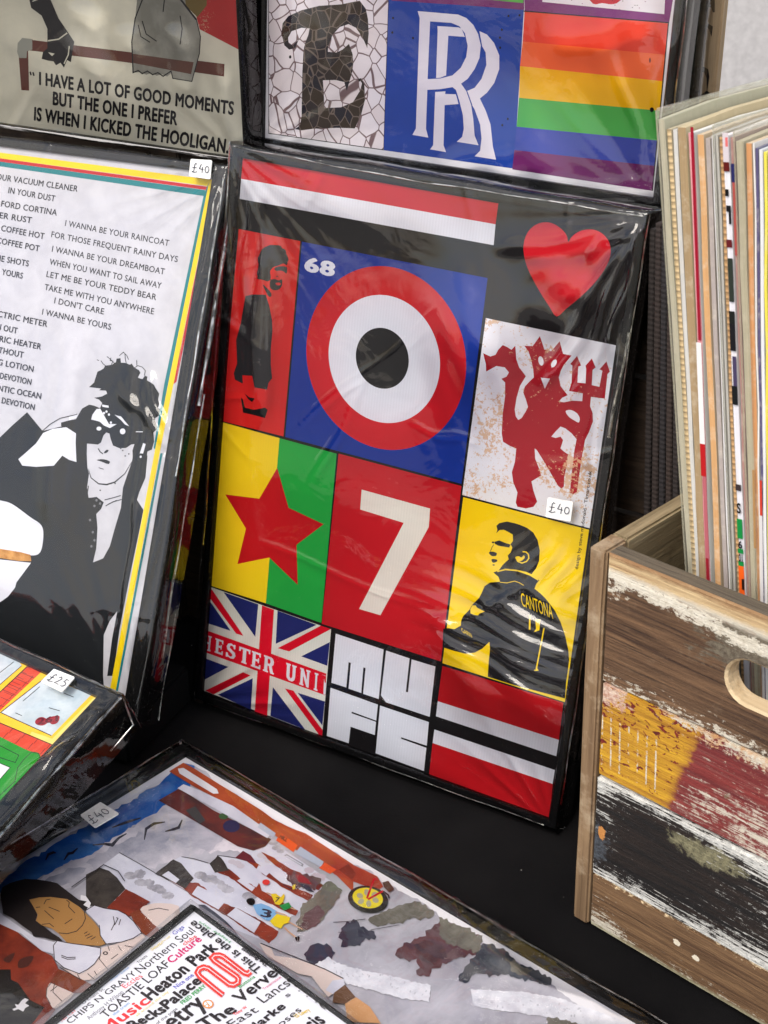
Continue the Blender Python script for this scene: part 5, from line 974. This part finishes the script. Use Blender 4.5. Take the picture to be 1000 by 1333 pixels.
for s_ in (0, 1):
    x0 = (LC - TH) * s_
    for i, (y0, y1) in enumerate(((0, .13), (.13, .222), (.222, HC))):
        if i < 2: box('side_plank', (x0, y0 + .0005, -DC), (x0 + TH, y1 - .0005, -.0212), crate, WO if i == 1 else WS2, .0012, .0002)
        else: box('side_plank', (x0, y0 + .0005, -DC), (x0 + TH, y1 - .0005, -.0212), crate, WS2, .0016, .0004, 8)
    box('corner_post', (x0, 0, -.0210), (x0 + TH, HC, .0012), crate, WS, .0016, .0003, 6)
for i in range(3): box('back_plank', (TH + .001, i * HC / 3 + .001, -DC), (LC - TH - .001, (i + 1) * HC / 3 - .001, -DC + TH), crate, WS2, .0015)
for i in range(5): box('floor_plank', (TH + .001, .006, -.02 - .085 * (i + 1) + .002), (LC - TH - .001, .018, -.02 - .085 * i), crate, WS2, .001)

# ================================================================== RECORDS
fx = Vector((math.cos(R(yawc)), math.sin(R(yawc)), 0)); sx = Vector((-math.sin(R(yawc)), math.cos(R(yawc)), 0)); CB = Vector((.1275, .8382, 0))
PB0 = CB + sx * .036
cover = m_film(.5)
def m_pvc():
    b = NB('pvc_sleeve'); n1 = b.noise(b.mapping(), 60, 4, .6); nb = b.bump(n1, .35, .003); fr = b.n('Fresnel', IOR=1.5); b.l(nb, fr.inputs['Normal'])
    tr = b.n('BsdfTransparent', Color=(.965, .965, .94, 1)); gl = b.n('BsdfGlossy', Roughness=.12, Color=(.95, .95, .9, 1)); b.l(nb, gl.inputs['Normal']); ms = b.n('MixShader')
    b.l(b.math('MULTIPLY', fr.outputs[0], .45, clamp=True), ms.inputs[0]); b.l(tr.outputs[0], ms.inputs[1]); b.l(gl.outputs[0], ms.inputs[2])
    df = b.n('BsdfDiffuse', Color=(.85, .83, .74, 1)); m2 = b.n('MixShader', Fac=.05); b.l(ms.outputs[0], m2.inputs[1]); b.l(df.outputs[0], m2.inputs[2]); b.l(m2.outputs[0], b.out.inputs[0]); return b.m
PVC = m_pvc()
REC = [  # left/right px at y=250, left/right px at y=740, top px, colour, dotted, label, face colour, clear cover
 (864.0, 872.5, 895.5, 900.5, 150, (208, 200, 176), 0, 'cream record sleeve in a clear plastic cover, leftmost in the crate', (196, 192, 168), 1),
 (873.2, 879.6, 901, 905.6, 164, (206, 180, 136), 1, 'tan sleeve with stitched corrugated edge, second from the left end', (190, 178, 150), 0),
 (880.4, 886.4, 906, 909.6, 162, (206, 204, 198), 0, 'pale grey sleeve squeezed between the tan corrugated one and a worn brown one', (176, 172, 160), 0),
 (887, 898.6, 910, 916.6, 160, (168, 142, 104), 0, 'thick worn brown cardboard sleeve left of the pink and red spine', (188, 172, 136), 0),
 (900, 908.4, 918.5, 927, 169, (226, 150, 156), 0, 'pink sleeve with a dark red stripe down its spine', (214, 214, 208), 0),
 (911, 920.4, 931, 940, 169, (214, 164, 110), 0, 'orange tan cardboard sleeve right of the pink and red spine', (196, 176, 146), 0),
 (921.6, 928.6, 941, 947.4, 174, (176, 164, 158), 0, 'grey mauve sleeve right of the orange tan one', (160, 150, 140), 0),
 (929.4, 934, 948, 952.8, 172, (228, 226, 226), 0, 'thin white sleeve, left one of the white pair in the middle', (200, 198, 192), 0),
 (934.6, 938.4, 953.6, 958.8, 170, (214, 210, 206), 0, 'thin off-white sleeve, right one of the white pair in the middle', (190, 182, 170), 1),
 (939, 943.8, 959.4, 962.6, 172, (190, 150, 104), 1, 'brown sleeve with stitched edge beside the lettered white spine', (176, 160, 134), 0),
 (944.4, 953.4, 963, 971, 172, (232, 230, 236), 0, 'white sleeve with black, green and orange patches and letters on its spine', (220, 214, 214), 0),
 (954, 960.4, 971.8, 977, 173, (172, 128, 120), 0, 'dull pink brown sleeve right of the lettered white spine', (160, 140, 130), 0),
 (961, 971.4, 977.6, 982.4, 177, (206, 196, 168), 0, 'grey beige sleeve in a clear plastic cover right of the lettered spine', (196, 186, 160), 1),
 (972.6, 980.4, 983, 988, 182, (212, 150, 96), 0, 'orange brown sleeve near the right border of the picture', (200, 180, 150), 0),
 (981, 983.6, 988.6, 991, 181, (232, 230, 226), 0, 'very thin white sleeve between the orange brown and the navy ones', (200, 196, 190), 0),
 (984.2, 988.2, 991.4, 994.2, 186, (86, 78, 116), 0, 'navy sleeve with a red lower part on its spine', (110, 110, 130), 0),
 (988.8, 994.0, 994.8, 999.2, 190, (230, 230, 230), 0, 'white sleeve just left of the yellow one', (196, 200, 204), 0),
 (994.6, 999.0, 999.8, 1003.4, 193, (236, 220, 76), 0, 'bright yellow sleeve at the right border', (220, 210, 120), 0)]
for i in range(9): REC.append((1000.5 + i * 8.4, 1007 + i * 8.4, 1005 + i * 7, 1010.6 + i * 7, 195 + i * 3, random.choice([(190, 170, 130), (214, 208, 200), (150, 110, 90), (120, 130, 150), (206, 196, 168)]), 0, None, (180, 170, 150), 0))
EXTRA = ['worn tan sleeve first beyond the right border', 'pale sleeve second beyond the right border', 'plain sleeve third beyond the right border', 'plain sleeve fourth beyond the right border', 'plain sleeve fifth beyond the right border', 'plain sleeve sixth beyond the right border', 'plain sleeve seventh beyond the right border', 'plain sleeve eighth beyond the right border', 'last plain sleeve beyond the right border']
def onplane(x, y):
    P = hit(x, y, PB0, sx); q = P - PB0; return q.dot(fx), P.z
YD = R(7)       # the sleeves stand slightly askew in the crate
for i, (l1, r1, l2, r2, yt_, cc_, dot, lab, fc, cov) in enumerate(REC):
    aL, zL = onplane(l1 + (l1 - l2) * (yt_ - 250) / -490 * -1, yt_) if 0 else onplane(l1 + (l2 - l1) * (yt_ - 250) / 490., yt_); aLb, zLb = onplane(l2, 740)
    aR, zR = onplane(r1 + (r2 - r1) * (yt_ - 250) / 490., yt_); aRb, zRb = onplane(r2, 740)
    zt_ = zL; z0 = .030
    lean = math.atan2(aL - aLb, zL - zLb); tk = max(.0010, (aR - aL) * .84); xb = aL + (z0 - zt_) * math.tan(lean)
    M = pose(*(PB0 + fx * xb)[:2], z0, yawc, 0, 0); ll = lab or EXTRA[i - 18]
    t = empty('record_sleeve', M @ Matrix.Rotation(-lean, 4, 'Z'), ll, 'record', 'records standing in the painted crate')
    Hh = (zt_ - z0) / math.cos(lean); Dd = .40; cY, sY = math.cos(YD), math.sin(YD)
    # local axes: x along the row, y up, z towards the camera side
    bm = bmesh.new(); nseg = 14; V = []; F = []; g = np.random.default_rng(i)
    wob = [g.normal(0, .00025) for _ in range(nseg + 1)]; rows = 10
    for j in range(nseg + 1):
        y_ = Hh * j / nseg; rr = min(1, (nseg - j) / .9) if j == nseg else 1
        for side in (0, 1):
            for q in range(rows + 1):
                dq = Dd * q / rows; xx = (tk * side) + dq * sY + wob[j] + .0014 * math.sin(q * .5 + i) * (q / rows)
                yy = y_ - (.0022 if (j == nseg and q == 0) else 0) + (.0006 * math.sin(q * 1.3 + i * 2) if j == nseg else 0)
                V.append((xx, yy, -dq * cY))
    W_ = 2 * (rows + 1)
    for j in range(nseg):
        for q in range(rows):
            a = j * W_ + q; F.append((a, a + W_, a + W_ + 1, a + 1)); b = a + rows + 1; F.append((b, b + 1, b + W_ + 1, b + W_))
        a = j * W_; F.append((a, a + rows + 1, a + rows + 1 + W_, a + W_)); a = j * W_ + rows; F.append((a, a + W_, a + rows + 1 + W_, a + rows + 1))
    tp = nseg * W_
    for q in range(rows): F.append((tp + q, tp + rows + 1 + q, tp + rows + 2 + q, tp + q + 1))
    for q in range(rows): F.append((q, q + 1, rows + 2 + q, rows + 1 + q))
    mi = []
    spm = m_dotted(cc_) if dot else m_card(cc_, seed=i * 1.7)
    for f in F:
        xs_ = [V[v][2] for v in f]; onfront = max(xs_) - min(xs_) < 1e-6 and max(xs_) > -1e-6; mi.append(0 if onfront else 1)
    me = bpy.data.meshes.new('sleeve'); me.from_pydata(V, [], F); me.polygons.foreach_set('material_index', mi); o = link('sleeve', me, t, [spm, m_card(fc, .6, .18, seed=i * 2.3)])
    if cov:
        e = .0013; me = boxmesh((-e, -.002, -Dd * .98), (tk + e, Hh + .004, .0022), .0012); me.name = 'clear_cover'; me.transform(Matrix(((1, 0, -sY, 0), (0, 1, 0, 0), (0, 0, 1, 0), (0, 0, 0, 1)))); link('clear_cover', me, t, [PVC])
    def patch(ya, yb, c, xa=0., xb_=1., nm='spine_print', txt=None):
        zt1 = onplane(950, ya)[1]; zb1 = onplane(950, yb)[1]; h1 = (zt1 - z0) / math.cos(lean); h0 = (zb1 - z0) / math.cos(lean)
        return [(tk * xa, h0), (tk * xb_, h0), (tk * xb_, h1), (tk * xa, h1)], c
    PT = []
    if i == 4: PT = [patch(176, 455, (150, 22, 44), .45, 1), patch(458, 590, (226, 224, 222)), patch(590, 632, (178, 30, 34)), patch(632, 738, (176, 96, 104), .3, 1), patch(738, 780, (150, 34, 46), .3, .9)]
    if i == 10: PT = [patch(174, 212, (206, 196, 200)), patch(180, 192, (214, 110, 110), .45, .9), patch(212, 224, (92, 26, 24)), patch(247, 256, (20, 20, 22), .1, .7), patch(268, 276, (22, 22, 26), .2, 1), patch(276, 292, (22, 22, 26), .6, 1), patch(312, 322, (96, 30, 34)), patch(336, 392, (46, 52, 46), .15, 1), patch(404, 420, (30, 32, 30)), patch(420, 455, (28, 26, 30)), patch(462, 500, (70, 62, 90), .3, 1), patch(500, 524, (24, 26, 28)), patch(626, 634, (58, 48, 50)), patch(670, 695, (24, 130, 62)), patch(708, 714, (24, 130, 62)), patch(724, 730, (24, 130, 62)), patch(730, 782, (236, 96, 30)), patch(746, 760, (40, 26, 22), .5, 1)]
    if i == 13: PT = [patch(600, 700, (200, 150, 90), .0, .5)]
    if i == 15: PT = [patch(610, 655, (196, 60, 44)), patch(655, 900, (210, 206, 206))]
    if i == 11: PT = [patch(212, 236, (40, 40, 90)), patch(236, 330, (170, 76, 70), .2, 1)]
    if PT:
        for q_, (P_, c_) in enumerate(PT): kk = Ink(M, .0012); kk.z = .0008 + q_ * 2e-5; kk.lpoly(P_, ink(c_)); kk.build('spine_print', o)
        if i == 10:
            kk = Ink(M, .0012); kk.z = .0014
            for tx_, ya, yb in (('S', 650, 662), ('6', 698, 707), ('01', 715, 724)):
                P_, _ = patch(ya, yb, 0); Vt, Ft = txtmesh(tx_, .03); x0_ = min(v.x for v in Vt); x1_ = max(v.x for v in Vt); b = len(kk.V); kk.z += 2e-5; im = kk.mat(BLACK)
                for v in Vt: kk.V.append((P_[0][0] + tk * .15 + tk * .75 * (v.x - x0_) / (x1_ - x0_), P_[0][1] + (P_[2][1] - P_[0][1]) * v.y / CAP, kk.z))
                for f in Ft: kk.F.append(tuple(b + v for v in f)); kk.I.append(im)
            kk.build('spine_lettering', o)

# sleeves between crate and boxes, the shadow there put into their dark colours
GP_ = 'dark sleeves standing behind the crate'
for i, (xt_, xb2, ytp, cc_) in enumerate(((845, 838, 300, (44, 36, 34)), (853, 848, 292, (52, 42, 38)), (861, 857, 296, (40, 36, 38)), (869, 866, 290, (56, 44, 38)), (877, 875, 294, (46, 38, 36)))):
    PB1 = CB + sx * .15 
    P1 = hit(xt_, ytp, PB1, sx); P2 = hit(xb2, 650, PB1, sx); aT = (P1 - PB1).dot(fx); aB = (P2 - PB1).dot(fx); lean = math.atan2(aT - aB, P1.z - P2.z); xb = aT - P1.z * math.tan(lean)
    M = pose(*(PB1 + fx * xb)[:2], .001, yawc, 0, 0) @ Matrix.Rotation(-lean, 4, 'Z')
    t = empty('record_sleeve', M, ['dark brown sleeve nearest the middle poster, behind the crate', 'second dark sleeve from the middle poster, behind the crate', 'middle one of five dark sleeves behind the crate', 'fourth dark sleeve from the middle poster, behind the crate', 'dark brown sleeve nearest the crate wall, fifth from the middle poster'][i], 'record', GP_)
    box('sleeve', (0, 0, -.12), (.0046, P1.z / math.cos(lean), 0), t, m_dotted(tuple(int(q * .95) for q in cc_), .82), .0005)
bpy.context.view_layer.update()
